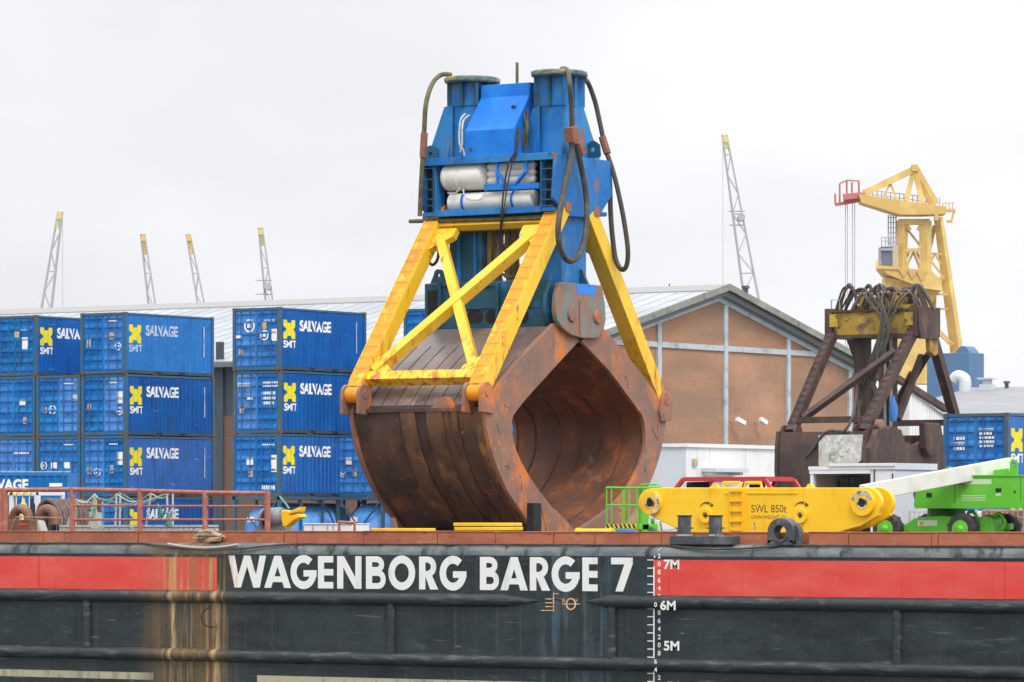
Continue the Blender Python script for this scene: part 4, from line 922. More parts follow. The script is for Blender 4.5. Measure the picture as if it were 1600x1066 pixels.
# dark green drum with blue barrels under it
c = hY(128, 795, 5.5); dm = thing('winch_drum', 'small dark winch drum between vent pipes and gangway stanchions', 'winch', (c.x, 5.5, -.1))
MB().cyl((c.x - .4, 5.5, c.z - .1), (c.x + .4, 5.5, c.z - .1), .26, n=18).build('rope_drum', 'dgreen', dm)
for s_ in (-.45, .42): MB().ring((c.x + s_, 5.5, c.z - .1), (1, 0, 0), .34, .05, .05).build('drum_flange', 'dark', dm)
MB().box((c.x - .5, 5.2, -.1), (c.x - .42, 5.8, c.z - .1)).box((c.x + .42, 5.2, -.1), (c.x + .5, 5.8, c.z - .1)).box((c.x - .5, 5.2, -.1), (c.x + .5, 5.8, .0)).build('winch_stand', 'alu', dm)

# yellow grey winch head
yw = 3.0
wn = thing('tugger_winch', 'grey cylinder deck winch with yellow bracket beside the railing end', 'winch', (hY(430, 830, yw).x, yw, -.1))
a, b = hY(412, 810, yw), hY(440, 800, yw)
MB().lathe((hY(412, 812, yw).x, yw, hY(412, 812, yw).z), (hY(446, 806, yw).x, yw - .1, hY(446, 806, yw).z), [(0, .20), (.04, .27), (.1, .29), (.85, .25), (1, .2)], 24).build('drum_housing', 'greydrum', wn, bevel=.02)
a = hY(416, 809, yw - .35)
MB().lathe((a.x - .12, yw - .3, a.z), (a.x + .05, yw - .27, a.z), [(0, .2), (.3, .25), (1, .25)], 20).build('drum_face', 'black', wn)
pl = [(441, 797), (455, 799), (470, 792), (468, 800), (455, 803), (453, 806), (468, 803), (472, 808), (460, 813), (450, 822), (444, 824), (441, 812)]
MB().prism([(hY(x, y, yw - .3).x, hY(x, y, yw - .3).z) for x, y in pl], 'y', yw - .35, yw - .05).build('jaw_bracket', 'beam', wn, bevel=.02)
MB().prism([(hY(x, y, yw).x, hY(x, y, yw).z) for x, y in ((400, 829), (416, 815), (446, 818), (452, 832), (452, 840), (398, 840))], 'y', yw - .15, yw + .3).build('pedestal', 'greydrum', wn, bevel=.02)
m = MB().tube([hY(452, 795, yw), hY(444, 784, yw), hY(437, 776, yw + .1)], .025, 6); m.build('lashing', 'ropeg', wn)

# white chest
yc_ = 5.0; x0, x1 = hY(475, 820, yc_).x, hY(550, 820, yc_).x
cht = thing('deck_chest', 'low white storage chest on deck left of the bucket', 'chest', ((x0 + x1) / 2, yc_ + .4, -.1))
MB().box((x0, yc_, -.1), (x1, yc_ + .8, hY(500, 819.5, yc_).z)).build('chest_body', 'wwhite', cht, bevel=.01)
MB().box((x0 - .02, yc_ - .03, hY(500, 819.5, yc_).z), (x1 + .02, yc_ + .83, hY(500, 818, yc_).z)).build('lid', 'wwhite', cht, bevel=.01)
for px in (489, 512, 521): x = hY(px, 820, yc_).x; MB().box((x - .02, yc_ - .02, -.05), (x + .02, yc_ + .0, hY(500, 820, yc_).z)).build('batten', 'beige', cht)

# yellow mat plates
def plate(pts, y, ztop, th, lab, dx=0, dy=0):
    z = ztop
    pl = [(hY(a, b, y).x + dx, y + c + dy) for a, b, c in pts]
    return tag(MB().prism(pl, 'z', z - th, z).build('steel_mat', 'beam', loc=(pl[0][0], pl[0][1], z - th), bevel=.015), lab, 'plate', 'yellow mats on deck')
y = 7.2
plate([(578, 0, 0), (600, 0, -.5), (668, 0, -.5), (676, 0, .1), (655, 0, .8), (600, 0, .8)], y, hY(620, 825.5, y).z, .14, 'single flat yellow steel mat on deck under the left of the bucket')
zz = hY(760, 817, y).z
for k, lab in enumerate(('bottom yellow steel mat of the stack before the bucket', 'middle yellow steel mat of the stack before the bucket', 'top yellow steel mat of the stack before the bucket')):
    plate([(712 - 2 * k, 0, .1), (718, 0, -.3), (770, 0, -.5), (812, 0, -.15), (800, 0, .5), (735, 0, .9)], y, zz - .115 * (2 - k), .095, lab, dx=(-.06, .03, .0)[k])
m = MB(); c = hY(760, 840, y); m.box((c.x - .7, y - .1, -.1), (c.x + .5, y + .5, zz - .325)); tag(m.build('timber_block', 'wood', loc=(c.x, y, -.1)), 'timber bearer under the stack of yellow mats', 'timber')
c = hY(620, 840, y); tag(MB().box((c.x - .5, y - .1, -.1), (c.x + .5, y + .5, hY(620, 825.5, y).z - .14)).build('timber_block', 'wood', loc=(c.x, y, -.1)), 'timber bearer under the single yellow mat', 'timber')
c = hY(617, 815, 8.6); tag(MB().prism([(c.x - .1, -.1), (c.x + .25, -.1), (c.x + .02, hY(617, 810, 8.6).z), (c.x - .06, hY(617, 809, 8.6).z)], 'y', 8.5, 8.6).build('wedge', 'cheek', loc=(c.x, 8.5, -.1)), 'orange upright wedge plate under the left of the bucket', 'wedge')
# yellow roller
y = 6.0; a, b = hY(903, 831, y), hY(956, 831, y)
ro = thing('roller', 'yellow spool roller lying on deck before the right jaw', 'roller', ((a.x + b.x) / 2, y, -.1))
za = a.z; MB().cyl((a.x, y, za), (b.x, y, za), .085, n=14).build('axle', 'beam', ro)
for x in (a.x, b.x): MB().ring((x, y, za - .02), (1, 0, 0), .125, .05, .06).build('end_disc', 'beam', ro)
MB().box((a.x + .1, y - .12, -.1), (b.x - .1, y + .12, za - .07)).build('cradle', 'coaming', ro)
c = hY(976, 833, 6.5); tag(MB().box((c.x - .2, 6.3, -.1), (c.x + .2, 6.7, hY(976, 827, 6.5).z)).build('blue_crate', 'gblue2', loc=(c.x, 6.5, -.1), bevel=.04), 'small bright blue box on deck under the green basket', 'box')
c = hY(893, 812, 13.4)
tag(MB().tube([(c.x - .5, 13.3, .25), (c.x - .1, 13.2, .33), (c.x + .2, 13.4, .30), (c.x + .4, 13.3, .45)], .06, 6, 3).build('tarp_scrap', 'ropeg', loc=(c.x, 13.3, .25)), 'teal rag caught between the jaw lips', 'rag') if False else None

# ------------------------------------------------------------------ yellow lifting beam
YB = 8.0; TH = .16; GAP = .62
def b2(px, py, Y=YB): p = hY(px, py, Y); return (p.x, p.z)
def arcpx(cx, cy, r, t0, t1, n=12): return [(cx + r * math.cos(R(t0 + (t1 - t0) * k / n)), cy - r * math.sin(R(t0 + (t1 - t0) * k / n))) for k in range(n + 1)]
lb = thing('lifting_beam', 'long yellow lifting beam with SWL 850t stencilled on its side', 'lifting beam', (hY(1190, 830, YB).x, YB + .4, -.1))
out = arcpx(1019, 785, 22, 95, 215) + [(1028, 812), (1062, 829), (1066, 838), (1288, 838), (1345, 822), (1372, 806)] + arcpx(1352, 786, 25, -35, 85) + [(1345, 762), (1035, 762)]
for i, Y in enumerate((YB, YB + GAP)):
    MB().prism([b2(x, y) for x, y in out], 'y', Y, Y + TH).build('side_plate', 'beam', lb, bevel=.02)
MB().prism([b2(x, y) for x, y in ((1060, 766), (1330, 766), (1330, 812), (1280, 834), (1070, 834), (1060, 820))], 'y', YB + TH, YB + GAP).build('web_box', 'beam', lb)
for cx, r in ((1019, 19), (1350, 20.5)):
    c = hY(cx, 786, YB); k = 1 / 58.8
    MB().ring((c.x, YB - .05, c.z), (0, 1, 0), r * k, 8 * k, .12, 32).build('pin_boss', 'beam', lb, bevel=.012)
    MB().ring((c.x, YB - .115, c.z), (0, 1, 0), 9 * k, 6.6 * k, .02, 28).build('bore_lip', 'scuff', lb)
    MB().cyl((c.x, YB - .10, c.z), (c.x, YB + GAP + TH + .05, c.z), 7.4 * k, n=24).build('bore', 'black', lb)
    m = MB(); a0, a1 = (-80, 60) if cx < 1100 else (20, 165)
    n = 12; r0, r1 = r * k * (.70 if cx < 1100 else .62), r * k * .95
    ii = [(c.x + r0 * (1 + .08 * math.sin(j * 2.3)) * math.cos(R(a0 + (a1 - a0) * j / n)), c.z + r0 * math.sin(R(a0 + (a1 - a0) * j / n))) for j in range(n + 1)]
    oo = [(c.x + r1 * (1 - .06 * math.sin(j * 1.7)) * math.cos(R(a0 + (a1 - a0) * j / n)), c.z + r1 * math.sin(R(a0 + (a1 - a0) * j / n))) for j in range(n + 1)]
    m.band(ii, oo, 'y', YB - .118, YB - .112); m.build('scuffed_ring', 'scuff', lb)
for cx in (1104, 1252):
    c = hY(cx, 806, YB); k = 1 / 58.8
    MB().ring((c.x, YB - .04, c.z), (0, 1, 0), 12 * k, 5 * k, .10, 28).build('eye_boss', 'beam', lb, bevel=.01)
    MB().cyl((c.x, YB - .055, c.z), (c.x, YB, c.z), 5.2 * k, n=20).build('eye_recess', 'gyold', lb)
    MB().cyl((c.x, YB - .07, c.z), (c.x, YB, c.z), 2.2 * k, n=12).build('eye_hole', 'black', lb)
    m = MB(); n = 10; Rr = 15 * k
    ii = [(c.x - .03 + (Rr - .05) * math.cos(R(35 + 110 * j / n)), c.z + .12 + (Rr - .05) * math.sin(R(35 + 110 * j / n))) for j in range(n + 1)]
    oo = [(c.x + .02 + Rr * math.cos(R(35 + 110 * j / n)), c.z + .12 + Rr * math.sin(R(35 + 110 * j / n))) for j in range(n + 1)]
    m.band(ii, oo, 'y', YB - .012, YB - .004); m.build('grease_arc', 'beamtext', lb)
m = MB()
for py in (767, 782.5, 798, 814, 828): m.beam(hY(1141, py, YB - .05), hY(1160, py, YB - .05), .05, .05)
for px in (1141, 1160): m.beam(hY(px, 764, YB - .025), hY(px, 832, YB - .025), .03, .05)
m.build('ladder', 'beam', lb)
for a, b in ((1130, 1157), (1164, 1190)):
    MB().tube([hY(a, 762, YB + .3), hY(a + 1, 754.5, YB + .3), hY(b - 1, 754.5, YB + .3), hY(b, 762, YB + .3)], .045, 8).build('handle', 'beam', lb)
for px in (1118, 1266):
    p = hY(px, 762, YB + .2); MB().prism([(p.x - .13, p.z - .02), (p.x + .13, p.z - .02), (p.x + .04, p.z + .10), (p.x - .04, p.z + .10)], 'y', YB + .15, YB + .25).build('top_lug', 'beam', lb)
m = MB()
for px in (1110, 1257): m.beam(hY(px, 764, YB - .008), hY(px, 790 if px == 1110 else 832, YB - .008), .02, .03)
m.beam(hY(1167, 771, YB - .008), hY(1247, 771, YB - .008), .03, .02); m.beam(hY(1132, 771, YB - .008), hY(1138, 771, YB - .008), .03, .02)
m.beam(hY(1169, 771, YB - .004), hY(1169, 830, YB - .004), .012, .02)
m.build('stiffener', 'beam', lb)
m = MB(); kk = 1 / 58.8 / .93
text_on(m, 'SWL 850t', hY(1174, 801, YB - .004), (1, 0, 0), (0, 0, 1), 59 * kk, 12 / 58.8, .0)
text_on(m, 'OWN WEIGHT 13t', hY(1174, 811, YB - .004), (1, 0, 0), (0, 0, 1), 58 * kk, 5.6 / 58.8, .0)
m.build('stencil_lettering', 'beamtext', lb, smooth=False)
p = hY(1179, 823, YB - .005); MB().prism([(p.x - .03, p.z - .1), (p.x + .04, p.z - .05), (p.x + .04, p.z + .08), (p.x - .03, p.z + .12)], 'y', YB - .006, YB - .001).build('worn_patch', 'scuff', lb)

# ------------------------------------------------------------------ green boom lift
YLF = 19.6
bl = thing('boom_lift', 'green telescopic boom lift with white boom and knobbly black tyres', 'boom lift', (hY(1480, 830, YLF).x, YLF + 1.1, -.1))
WR = .44
def wheel(px, Y, flip=1):
    x = hY(px, 825, Y).x; c = Vector((x, Y, -.1 + WR))
    t = MB().lathe((x, Y - .19, c.z), (x, Y + .19, c.z), [(0, WR * .62), (0, WR * .93), (.16, WR), (.84, WR), (1, WR * .93), (1, WR * .62)], 28)
    for k in range(22):
        a = 2 * math.pi * k / 22; e = Vector((math.cos(a), 0, math.sin(a)))
        s_ = .09 if k % 2 else -.09
        t.beam(c + e * (WR - .02) + Vector((0, s_ - .09, 0)), c + e * (WR - .02) + Vector((0, s_ + .09, 0)), .075, .06, up=e)
    w = t.build('tyre', 'tyre', bl)
    MB().lathe((x, Y - .25, c.z), (x, Y + .15, c.z), [(0, WR * .26), (.05, WR * .30), (.055, WR * .42), (.07, WR * .50), (.075, WR * .57), (.2, WR * .60), (1, WR * .60)], 24).build('wheel_rim', 'green', w)
    MB().lathe((x, Y - .31, c.z), (x, Y - .22, c.z), [(0, .06), (.5, .10), (1, .12)], 14).build('hub', 'green', w)
for px, Y in ((1388, YLF), (1505, YLF), (1452, YLF + 2.0), (1571, YLF + 2.0)): wheel(px if Y == YLF else px, Y)
# wheels above: far pair share the x of the near pair
def bp(px, py, Y): p = hY(px, py, Y); return (p.x, p.z)
ys = YLF + .12
MB().prism([bp(x, y, ys) for x, y in ((1410, 822), (1428, 810), (1470, 806), (1494, 808), (1494, 828), (1484, 833), (1430, 833), (1412, 831))], 'y', ys, ys + 1.9).build('chassis', 'green', bl, bevel=.03)
MB().prism([bp(x, y, ys) for x, y in ((1526, 832), (1526, 812), (1534, 804), (1548, 810), (1550, 832))], 'y', ys + .1, ys + .7).build('steering_knuckle', 'green', bl, bevel=.04)
MB().prism([bp(x, y, ys) for x, y in ((1505, 820), (1560, 818), (1560, 828), (1505, 830))], 'y', ys + .7, ys + .95).build('axle', 'green', bl, bevel=.02)
for px, y0 in ((1518, 800), (1560, 803)): MB().tube([hY(px - 6, y0 + 2, ys + .2), hY(px + 2, y0, ys + .2), hY(px + 10, y0 + 12, ys + .2), hY(px + 6, y0 + 24, ys + .2)], .05, 8, 4).build('mudguard', 'green', bl)
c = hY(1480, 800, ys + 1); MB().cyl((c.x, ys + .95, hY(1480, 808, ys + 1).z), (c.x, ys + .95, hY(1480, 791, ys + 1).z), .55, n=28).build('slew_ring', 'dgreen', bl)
yt2 = YLF - .05
body = [(1428, 782), (1432, 764), (1488, 742), (1640, 744), (1640, 793), (1432, 793), (1427, 790)]
tb = MB().prism([bp(x, y, yt2) for x, y in body], 'y', yt2, yt2 + .85).build('turret_body', 'green', bl, bevel=.03)
MB().prism([bp(x, y, yt2) for x, y in ((1440, 764), (1500, 750), (1640, 750), (1640, 793), (1436, 793))], 'y', yt2 + 1.35, yt2 + 2.2).build('turret_body', 'green', bl, bevel=.03)
MB().prism([bp(x, y, yt2) for x, y in ((1425, 771), (1434, 765), (1443, 780), (1438, 786), (1428, 784))], 'y', yt2 + .05, yt2 + .8).build('step_grille', 'dark', tb)
MB().box((hY(1430, 790, yt2).x, yt2 - .04, hY(1430, 793, yt2).z - .03), (hY(1600, 790, yt2).x, yt2 + .0, hY(1430, 786, yt2).z)).build('skirt', 'green', tb)
MB().box((hY(1432, 742, yt2).x + 1.0, yt2 - .035, hY(1500, 744.5, yt2).z), (hY(1640, 742, yt2).x, yt2 - .0, hY(1500, 742.5, yt2).z)).build('top_flange', 'green', tb)
def rect(px0, py0, px1, py1, Y, mat, nm, par, th=.004): 
    a, b = hY(px0, py1, Y), hY(px1, py0, Y); return MB().box((a.x, Y - th, a.z), (b.x, Y, b.z)).build(nm, mat, par)
rect(1508, 749, 1549, 757, yt2, 'decal', 'maker_decal', tb); rect(1503, 774, 1540, 775.6, yt2, 'decal', 'text_line', tb); rect(1503, 777.5, 1540, 779, yt2, 'decal', 'text_line', tb); rect(1503, 781, 1540, 782.3, yt2, 'decal', 'text_line', tb)
for k in range(3):
    a = hY(1496 + k * 4, 758, yt2 - .005); MB().prism([(a.x, a.z), (a.x + .04, a.z), (a.x + .09, a.z + .17), (a.x + .05, a.z + .17)], 'y', yt2 - .008, yt2 - .002).build('emblem_bar', 'slred', tb)
rect(1448, 770, 1456, 777, yt2, 'black', 'vent_grille', tb, .02); rect(1556, 763, 1564.5, 769, yt2, 'black', 'vent_grille', tb, .02); rect(1556, 771, 1564, 775, yt2, 'decal', 'small_label', tb); rect(1527, 787, 1543, 791, yt2, 'beam', 'warning_label', tb)
MB().cyl((hY(1585.5, 768.5, yt2).x, yt2 - .01, hY(1585, 768.5, yt2).z), (hY(1585.5, 768, yt2).x, yt2, hY(1585, 768.5, yt2).z), .035, n=10).build('lock', 'black', tb)
m = MB()
for px in (1492, 1595): m.beam(hY(px, 746, yt2 - .003), hY(px, 790, yt2 - .003), .012, .012)
m.build('door_gap', 'dgreen', tb)
rect(1434, 813, 1464, 822, ys, 'decal', 'maker_decal', bl)
for k in range(2):
    a = hY(1437 + k * 3, 821, ys - .006); MB().prism([(a.x, a.z), (a.x + .03, a.z), (a.x + .06, a.z + .11), (a.x + .03, a.z + .11)], 'y', ys - .009, ys - .004).build('emblem_bar', 'slred', bl)
# lugs
for px, y0, y1, w_ in ((1482, 729, 744, 11), (1584, 718, 745, 11)):
    a, b = hY(px - w_ / 2, y1, yt2 + .1), hY(px + w_ / 2, y0, yt2 + .1); r = (b.x - a.x) / 2
    pl = [(a.x, a.z)] + [(a.x, b.z - r)] + [(a.x + r - r * math.cos(R(t)), b.z - r + r * math.sin(R(t))) for t in range(20, 180, 20)] + [(b.x, b.z - r), (b.x, a.z)]
    MB().holed(pl, (a.x + r, b.z - r), r * .42, 'y', yt2 + .08, yt2 + .16).build('lug', 'green', tb)
# boom: telescopic, slanting down to the basket
B0 = hY(1574, 728, YLF + 1.0); B1 = hY(1328, 775, 16.6); B2 = hY(1032, 822, 12.6)
dB = (B1 - B0)
MB().beam(B0 + dB * -.02, B0 + dB * .92, .34, .44, up=(0, 0, 1), h1=.48, w1=.36).build('boom_outer', 'boomw', bl, bevel=.02)
MB().beam(B0 + dB * .9, B2, .26, .30, up=(0, 0, 1)).build('boom_inner', 'boomw', bl, bevel=.02)
MB().cyl(B0 + dB * .05 + Vector((0, -.2, 0)) + Vector((0, 0, -.1)), B0 + dB * .05 + Vector((0, .2, -.1)), .05).build('boom_pin', 'dark', bl)
MB().prism([bp(x, y, yt2 + .3) for x, y in ((1552, 735), (1575, 732), (1580, 746), (1552, 746))], 'y', yt2 + .3, yt2 + .8).build('boom_support', 'green', bl)
# jib head
c = B2 
m = MB(); m.beam(c, c + Vector((-.45, -.2, -.10)), .3, .35).beam(c + Vector((-.4, -.2, .2)), c + Vector((-.1, -.1, -.5)), .12, .2); m.build('jib_head', 'boomw', bl, bevel=.02)
m = MB()
for k in range(10): 
    p = c + Vector((-.3 + random.uniform(-.25, .3), -.35, random.uniform(-.3, .25))); m.tube([p, p + Vector((random.uniform(-.1, .1), -.05, -.15)), p + Vector((random.uniform(-.25, .25), 0, -.25))], .02, 5, 3)
m.build('jib_hoses', 'hose', bl)
# basket
yb0 = 11.4
def k3(px, py, dy=0): return hY(px, py, yb0 + dy)
bx0, bx1 = k3(947, 800).x, k3(995, 800).x; zt_, zm_, zf_ = k3(960, 762).z, k3(960, 789).z, k3(960, 819).z
bk = thing('work_basket', '', '') if False else None
m = MB(); DY = .9
for z, r in ((zt_, .03), (zm_, .022)):
    m.tube([(bx0, yb0, z), (bx1 + .1, yb0, z - .02), (bx1 + .1, yb0 + DY, z), (bx0, yb0 + DY, z), (bx0, yb0, z)], r, 6)
for x in (bx0 + .02, bx0 + .18, (bx0 + bx1) / 2 + .05, bx1): 
    for y in (yb0, yb0 + DY): m.cyl((x, y, zf_), (x, y, zt_), .022, n=6)
m.tube([(bx1 + .15, yb0, zt_ - .05), (bx1 + .15, yb0, zt_ + .08), (bx1 + .6, yb0 + .1, zt_ + .08), (bx1 + .75, yb0 + .1, zt_ - .0), (bx1 + .15, yb0 + .0, zt_ - .02)], .025, 6)
fb = m.build('basket_rails', 'green', bl)
MB().box((bx0 - .03, yb0 - .02, zf_ - .16), (bx1 + .12, yb0 + DY, zf_ - .0)).build('basket_floor', 'green', bl, bevel=.01)
m = MB(); n = 7
for k in range(n):
    x = bx0 + (bx1 - bx0) * k / n; m.prism([(x, zf_), (x + .07, zf_), (x + .13, zf_ - .11), (x + .06, zf_ - .11)], 'y', yb0 - .032, yb0 - .026)
m.build('hazard_stripes', 'tape2', bl)
MB().box((bx0, yb0 - .026, zf_ - .12), (bx1, yb0 - .02, zf_ + .005)).build('hazard_board', 'yline', bl)
MB().box((bx1 - .02, yb0 + .1, zf_ - .3), (bx1 + .12, yb0 + .45, zt_ - .02)).build('basket_mount', 'green', bl, bevel=.02)
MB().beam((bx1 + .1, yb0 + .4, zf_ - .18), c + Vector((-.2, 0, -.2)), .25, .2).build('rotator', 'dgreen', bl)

# ------------------------------------------------------------------ shipping containers
CW, CL, CH = 2.438, 6.058, 2.591; PER = .278; DEP = .036
def corr(y):       # depth of the corrugation (0 outer, DEP inner) at distance y along the wall
    t = ((y - .14) % PER)
    if t < .072: return 0
    if t < .140: return DEP * (t - .072) / .068
    if t < .210: return DEP
    return DEP * (1 - (t - .210) / .068)
def breaks(a, b):
    q = []; k = -1
    while .14 + k * PER < b + PER:
        for o_ in (0, .072, .140, .210):
            v = .14 + k * PER + o_
            if a < v < b: q.append(v)
        k += 1
    return q
def corr_mesh(length, h, name, mat, parent, place):     # place(u, z, d) -> point
    us = [0.10] + breaks(.10, length - .10) + [length - .10]; vs = []; fs = []
    for u in us: vs += [place(u, .16, corr(u)), place(u, h - .12, corr(u))]
    for i in range(len(us) - 1): fs.append((2 * i, 2 * i + 2, 2 * i + 3, 2 * i + 1))
    return MB().add(vs, fs).build(name, mat, parent, smooth=False)
def conform(geos, name, mat, parent, place):            # geos: list of (verts2d, faces); paint that follows the corrugation
    bm = bmesh.new()
    for vs, fs in geos:
        vv = [bm.verts.new((u, z, 0)) for u, z in vs]
        for f in fs:
            try: bm.faces.new([vv[i] for i in f])
            except ValueError: pass
    bmesh.ops.triangulate(bm, faces=bm.faces)
    a = min(v.co.x for v in bm.verts); b = max(v.co.x for v in bm.verts)
    for c in breaks(a, b):
        bmesh.ops.bisect_plane(bm, geom=bm.verts[:] + bm.edges[:] + bm.faces[:], plane_co=(c, 0, 0), plane_no=(1, 0, 0))
    bm.verts.index_update()
    vs = [place(v.co.x, v.co.y, corr(v.co.x) - .006) for v in bm.verts]; fs = [tuple(v.index for v in f.verts) for f in bm.faces]; bm.free()
    return MB().add(vs, fs).build(name, mat, parent, smooth=False)
def tgeo(txt, u, z, w, h, bold=.02, slant=0):
    vs, fs = text_geo(txt, bold); return ([(u + a * w, z + b * h) for a, b in vs], fs)
XE = [(0, 1), (.30, 1), (.36, .84), (.64, .84), (.70, 1), (1, 1), (1, .70), (.80, .52), (.80, .48), (1, .30), (1, 0), (.70, 0), (.64, .16), (.36, .16), (.30, 0), (0, 0), (0, .30), (.20, .48), (.20, .52), (0, .70)]
def make_container(name='shipping_container', wall='cblue', door='cdoor', letter='cwhite', text=True):
    t = thing(name, '', 'container')
    # local axes: x from -CW to 0, y from 0 (doors) to CL, z from 0
    fr = MB()
    for x in (-CW, -.14):
        for y in (0, CL - .14): fr.box((x, y, .12), (x + .14, y + .14, CH - .12))
    for y in (0, CL - .14): fr.box((-CW + .14, y + .01, .02), (-.14, y + .13, .16)); fr.box((-CW + .14, y + .01, CH - .12), (-.14, y + .13, CH - .01))
    for x in (-CW, -.10): fr.box((x + .01, .14, .03), (x + .09, CL - .14, .16)); fr.box((x + .02, .14, CH - .10), (x + .08, CL - .14, CH - .02))
    fr.build('frame', 'cframe', t)
    MB().box((-.089, .14, .028), (-.006, CL - .14, .162)).build('bottom_rail', 'crail', t)
    for x in (-CW, -.17):
        for y in (0, CL - .17):
            for z in (0, CH - .12): MB().box((x - .003, y - .003, z), (x + .173, y + .173, z + .12)).build('corner_casting', 'cast', t)
    corr_mesh(CL, CH, 'side_wall', wall, t, lambda u, z, d: (-.012 - d, u, z))
    corr_mesh(CL, CH, 'side_wall', wall, t, lambda u, z, d: (-CW + .012 + d, u, z))
    corr_mesh(CW, CH, 'end_wall', wall, t, lambda u, z, d: (-u, CL - .02 - d, z))
    rf = MB().box((-CW + .05, .1, CH - .05), (-.05, CL - .1, CH - .03))
    for k in range(21): rf.box((-CW + .12, .3 + k * .27, CH - .03), (-.12, .38 + k * .27, CH - .012))
    rf.build('roof', wall, t)
    MB().box((-CW + .1, .1, .05), (-.1, CL - .1, .12)).box((-.10, 1.9, .0), (-.0, 2.26, .05)).build('floor_frame', 'cast', t)
    for y in (2.05, 3.65): MB().box((-.004, y, .035), (.002, y + .36, .145)).build('forklift_pocket', 'black', t)
    for sx in (0, 1):     # two door leaves with pressed panels and locking rods
        x0 = -CW + .15 + sx * (CW - .30) / 2; x1 = x0 + (CW - .30) / 2 - .012
        d = MB(); zs = [.17]; rows = 5; hh = (CH - .12 - .17) / rows
        d.box((x0, .075, .17), (x1, .095, CH - .13))
        for (a, b) in ((x0, x0 + .06), (x1 - .06, x1)): d.box((a, .045, .17), (b, .075, CH - .13))
        for r in range(rows + 1): z = .17 + r * hh; zz_ = min(max(z, .25), CH - .21); d.prism([(.074, zz_ - .11), (.030, zz_ - .045), (.030, zz_ + .045), (.074, zz_ + .13)], 'x', x0 + .06, x1 - .06)
        dd = d.build('door', door, t)
        for px in (.27, .72):
            x = x0 + (x1 - x0) * px
            r_ = MB().cyl((x, .012, .14), (x, .012, CH - .14), .019, n=6); r_.box((x - .05, .0, .13), (x + .05, .045, .20)); r_.box((x - .05, .0, CH - .21), (x + .05, .045, CH - .14)); r_.box((x - .035, .0, 1.2), (x + .035, .045, 1.27))
            r_.beam((x, -.005, .95 + .0), (x + (.32 if px < .5 else -.30), -.005, .92), .02, .05); r_.build('locking_rod', 'rodz' if door != 'cdoor' else 'rodb', dd)
    if text:
        pl = lambda u, z, d: (-.012 - d, u, z)
        conform([([(.30 + .82 * a, 1.30 + .78 * b) for a, b in XE], [tuple(range(len(XE)))])], 'emblem', 'emblem', t, pl)
        conform([tgeo('SMIT', .31, .93, .84, .31, .028)], 'company_lettering', letter, t, pl); conform([tgeo('SALVAGE', 1.42, 1.64, 2.15, .46, .035)], 'company_lettering', letter, t, pl)
        MB().box((-.010, 5.32, .85), (-.001, 5.38, 2.15)).build('side_scale', 'cwhite2', t)
    return t
def sticker(t, u, z, w, h, mat='cwhite', round_=False, rows=0):
    x = -CW + u; m = MB(); y0, y1 = -.004 + .042, .045
    y0, y1 = .030, .044
    if round_: m.ring((x, .036, z), (0, 1, 0), w, w * .72, .01, 16); m.box((x - w * .4, .032, z - w * .3), (x + w * .35, .040, z + w * .3))
    elif rows:
        for r in range(rows):
            k = 0; a = x
            while a < x + w - .05:
                l = random.uniform(.05, .12); m.box((a, y0, z - r * h * 1.7), (min(a + l, x + w), y1, z - r * h * 1.7 + h)); a += l + .035
            if r < rows - 1: m.build('code_marks', mat, t); m = MB()
    else: m.box((x, y0, z), (x + w, y1, z + h))
    m.build('code_marks' if rows else 'round_badge' if round_ else 'placard', mat, t)
TYPES = {}
def container(x, y, z, label, v=0, stickers=(), group=None, faded=False, text=True):
    key = (faded, text)
    if key not in TYPES:
        TYPES[key] = make_container(wall='cblue2' if faded else 'cblue', letter='cwhite2' if faded else 'cwhite', text=text)
        t = TYPES[key]
    else: t = copy_tree([o for o in COL.objects if o.name == PROTO[key]][0])
    if key not in PROTO: PROTO[key] = t.name; t['_p'] = 1; FIRST[key] = (x, y, z)
    t.location = (x, y, z); t['label'] = label; t['group'] = group or 'stacked blue containers'
    PLACED.append((t, stickers)); return t
PROTO = {}; FIRST = {}; PLACED = []
GZ = -1.0
c3 = hD(197, 488, 37.2); X3, Y3 = c3.x, c3.y; s3 = [(1.45, 2.15, .5, .07, 'cwhite', 0, 1)]
PI_ = 2.50
id_ = lambda v=2.20, w=.55: ('r', 1.50, v, w, .06, 'cwhite')
L3 = [
 ('top', (id_(), ('b', .32, 1.15, .22, .34, 'beige'), ('b', 1.55, 1.45, .24, .3, 'beige'), ('c', 2.02, 1.15, .17, 0, 'cwhite'))),
 ('second', (id_(), ('b', .32, 1.05, .2, .3, 'beige'), ('b', 1.92, 1.35, .3, .5, 'cwhite'), ('c', 2.05, 1.02, .17, 0, 'cwhite'))),
 ('third', (id_(), ('b', .32, .95, .2, .32, 'beige'), ('c', .85, 1.05, .18, 0, 'cwhite'), ('b', 1.92, 1.35, .3, .55, 'cwhite'), ('b', 1.5, 1.0, .24, .35, 'rodz'))),
 ('bottom', (id_(),))]
names = ['top', 'second from the top', 'third from the top', 'bottom']
for r in range(4):
    container(X3, Y3 + (.0 if r else -.05), GZ + CH * (3 - r), 'blue container with emblem side, %s of stack left of dark gap' % names[r], 0, L3[r][1], faded=(r == 0))
for r in range(1, 4):
    st = [(id_(), ('c', .88, 1.12, .2, 0, 'cwhite'), ('b', .35, 1.0, .2, .25, 'beige'), ('b', 1.95, 1.5, .3, .25, 'cwhite2')), (id_(), ('c', .4, 1.35, .18, 0, 'cwhite'), ('b', .8, 1.22, .32, .26, 'cwhite'), ('b', 1.5, 1.22, .34, .26, 'cwhite')), (id_(),)][r - 1]
    container(X3 - PI_, Y3 + .02, GZ + CH * (3 - r), 'blue container showing only doors, %s row, second column from left' % {1: 'upper', 2: 'middle', 3: 'lowest'}[r], 0, st, faded=False)
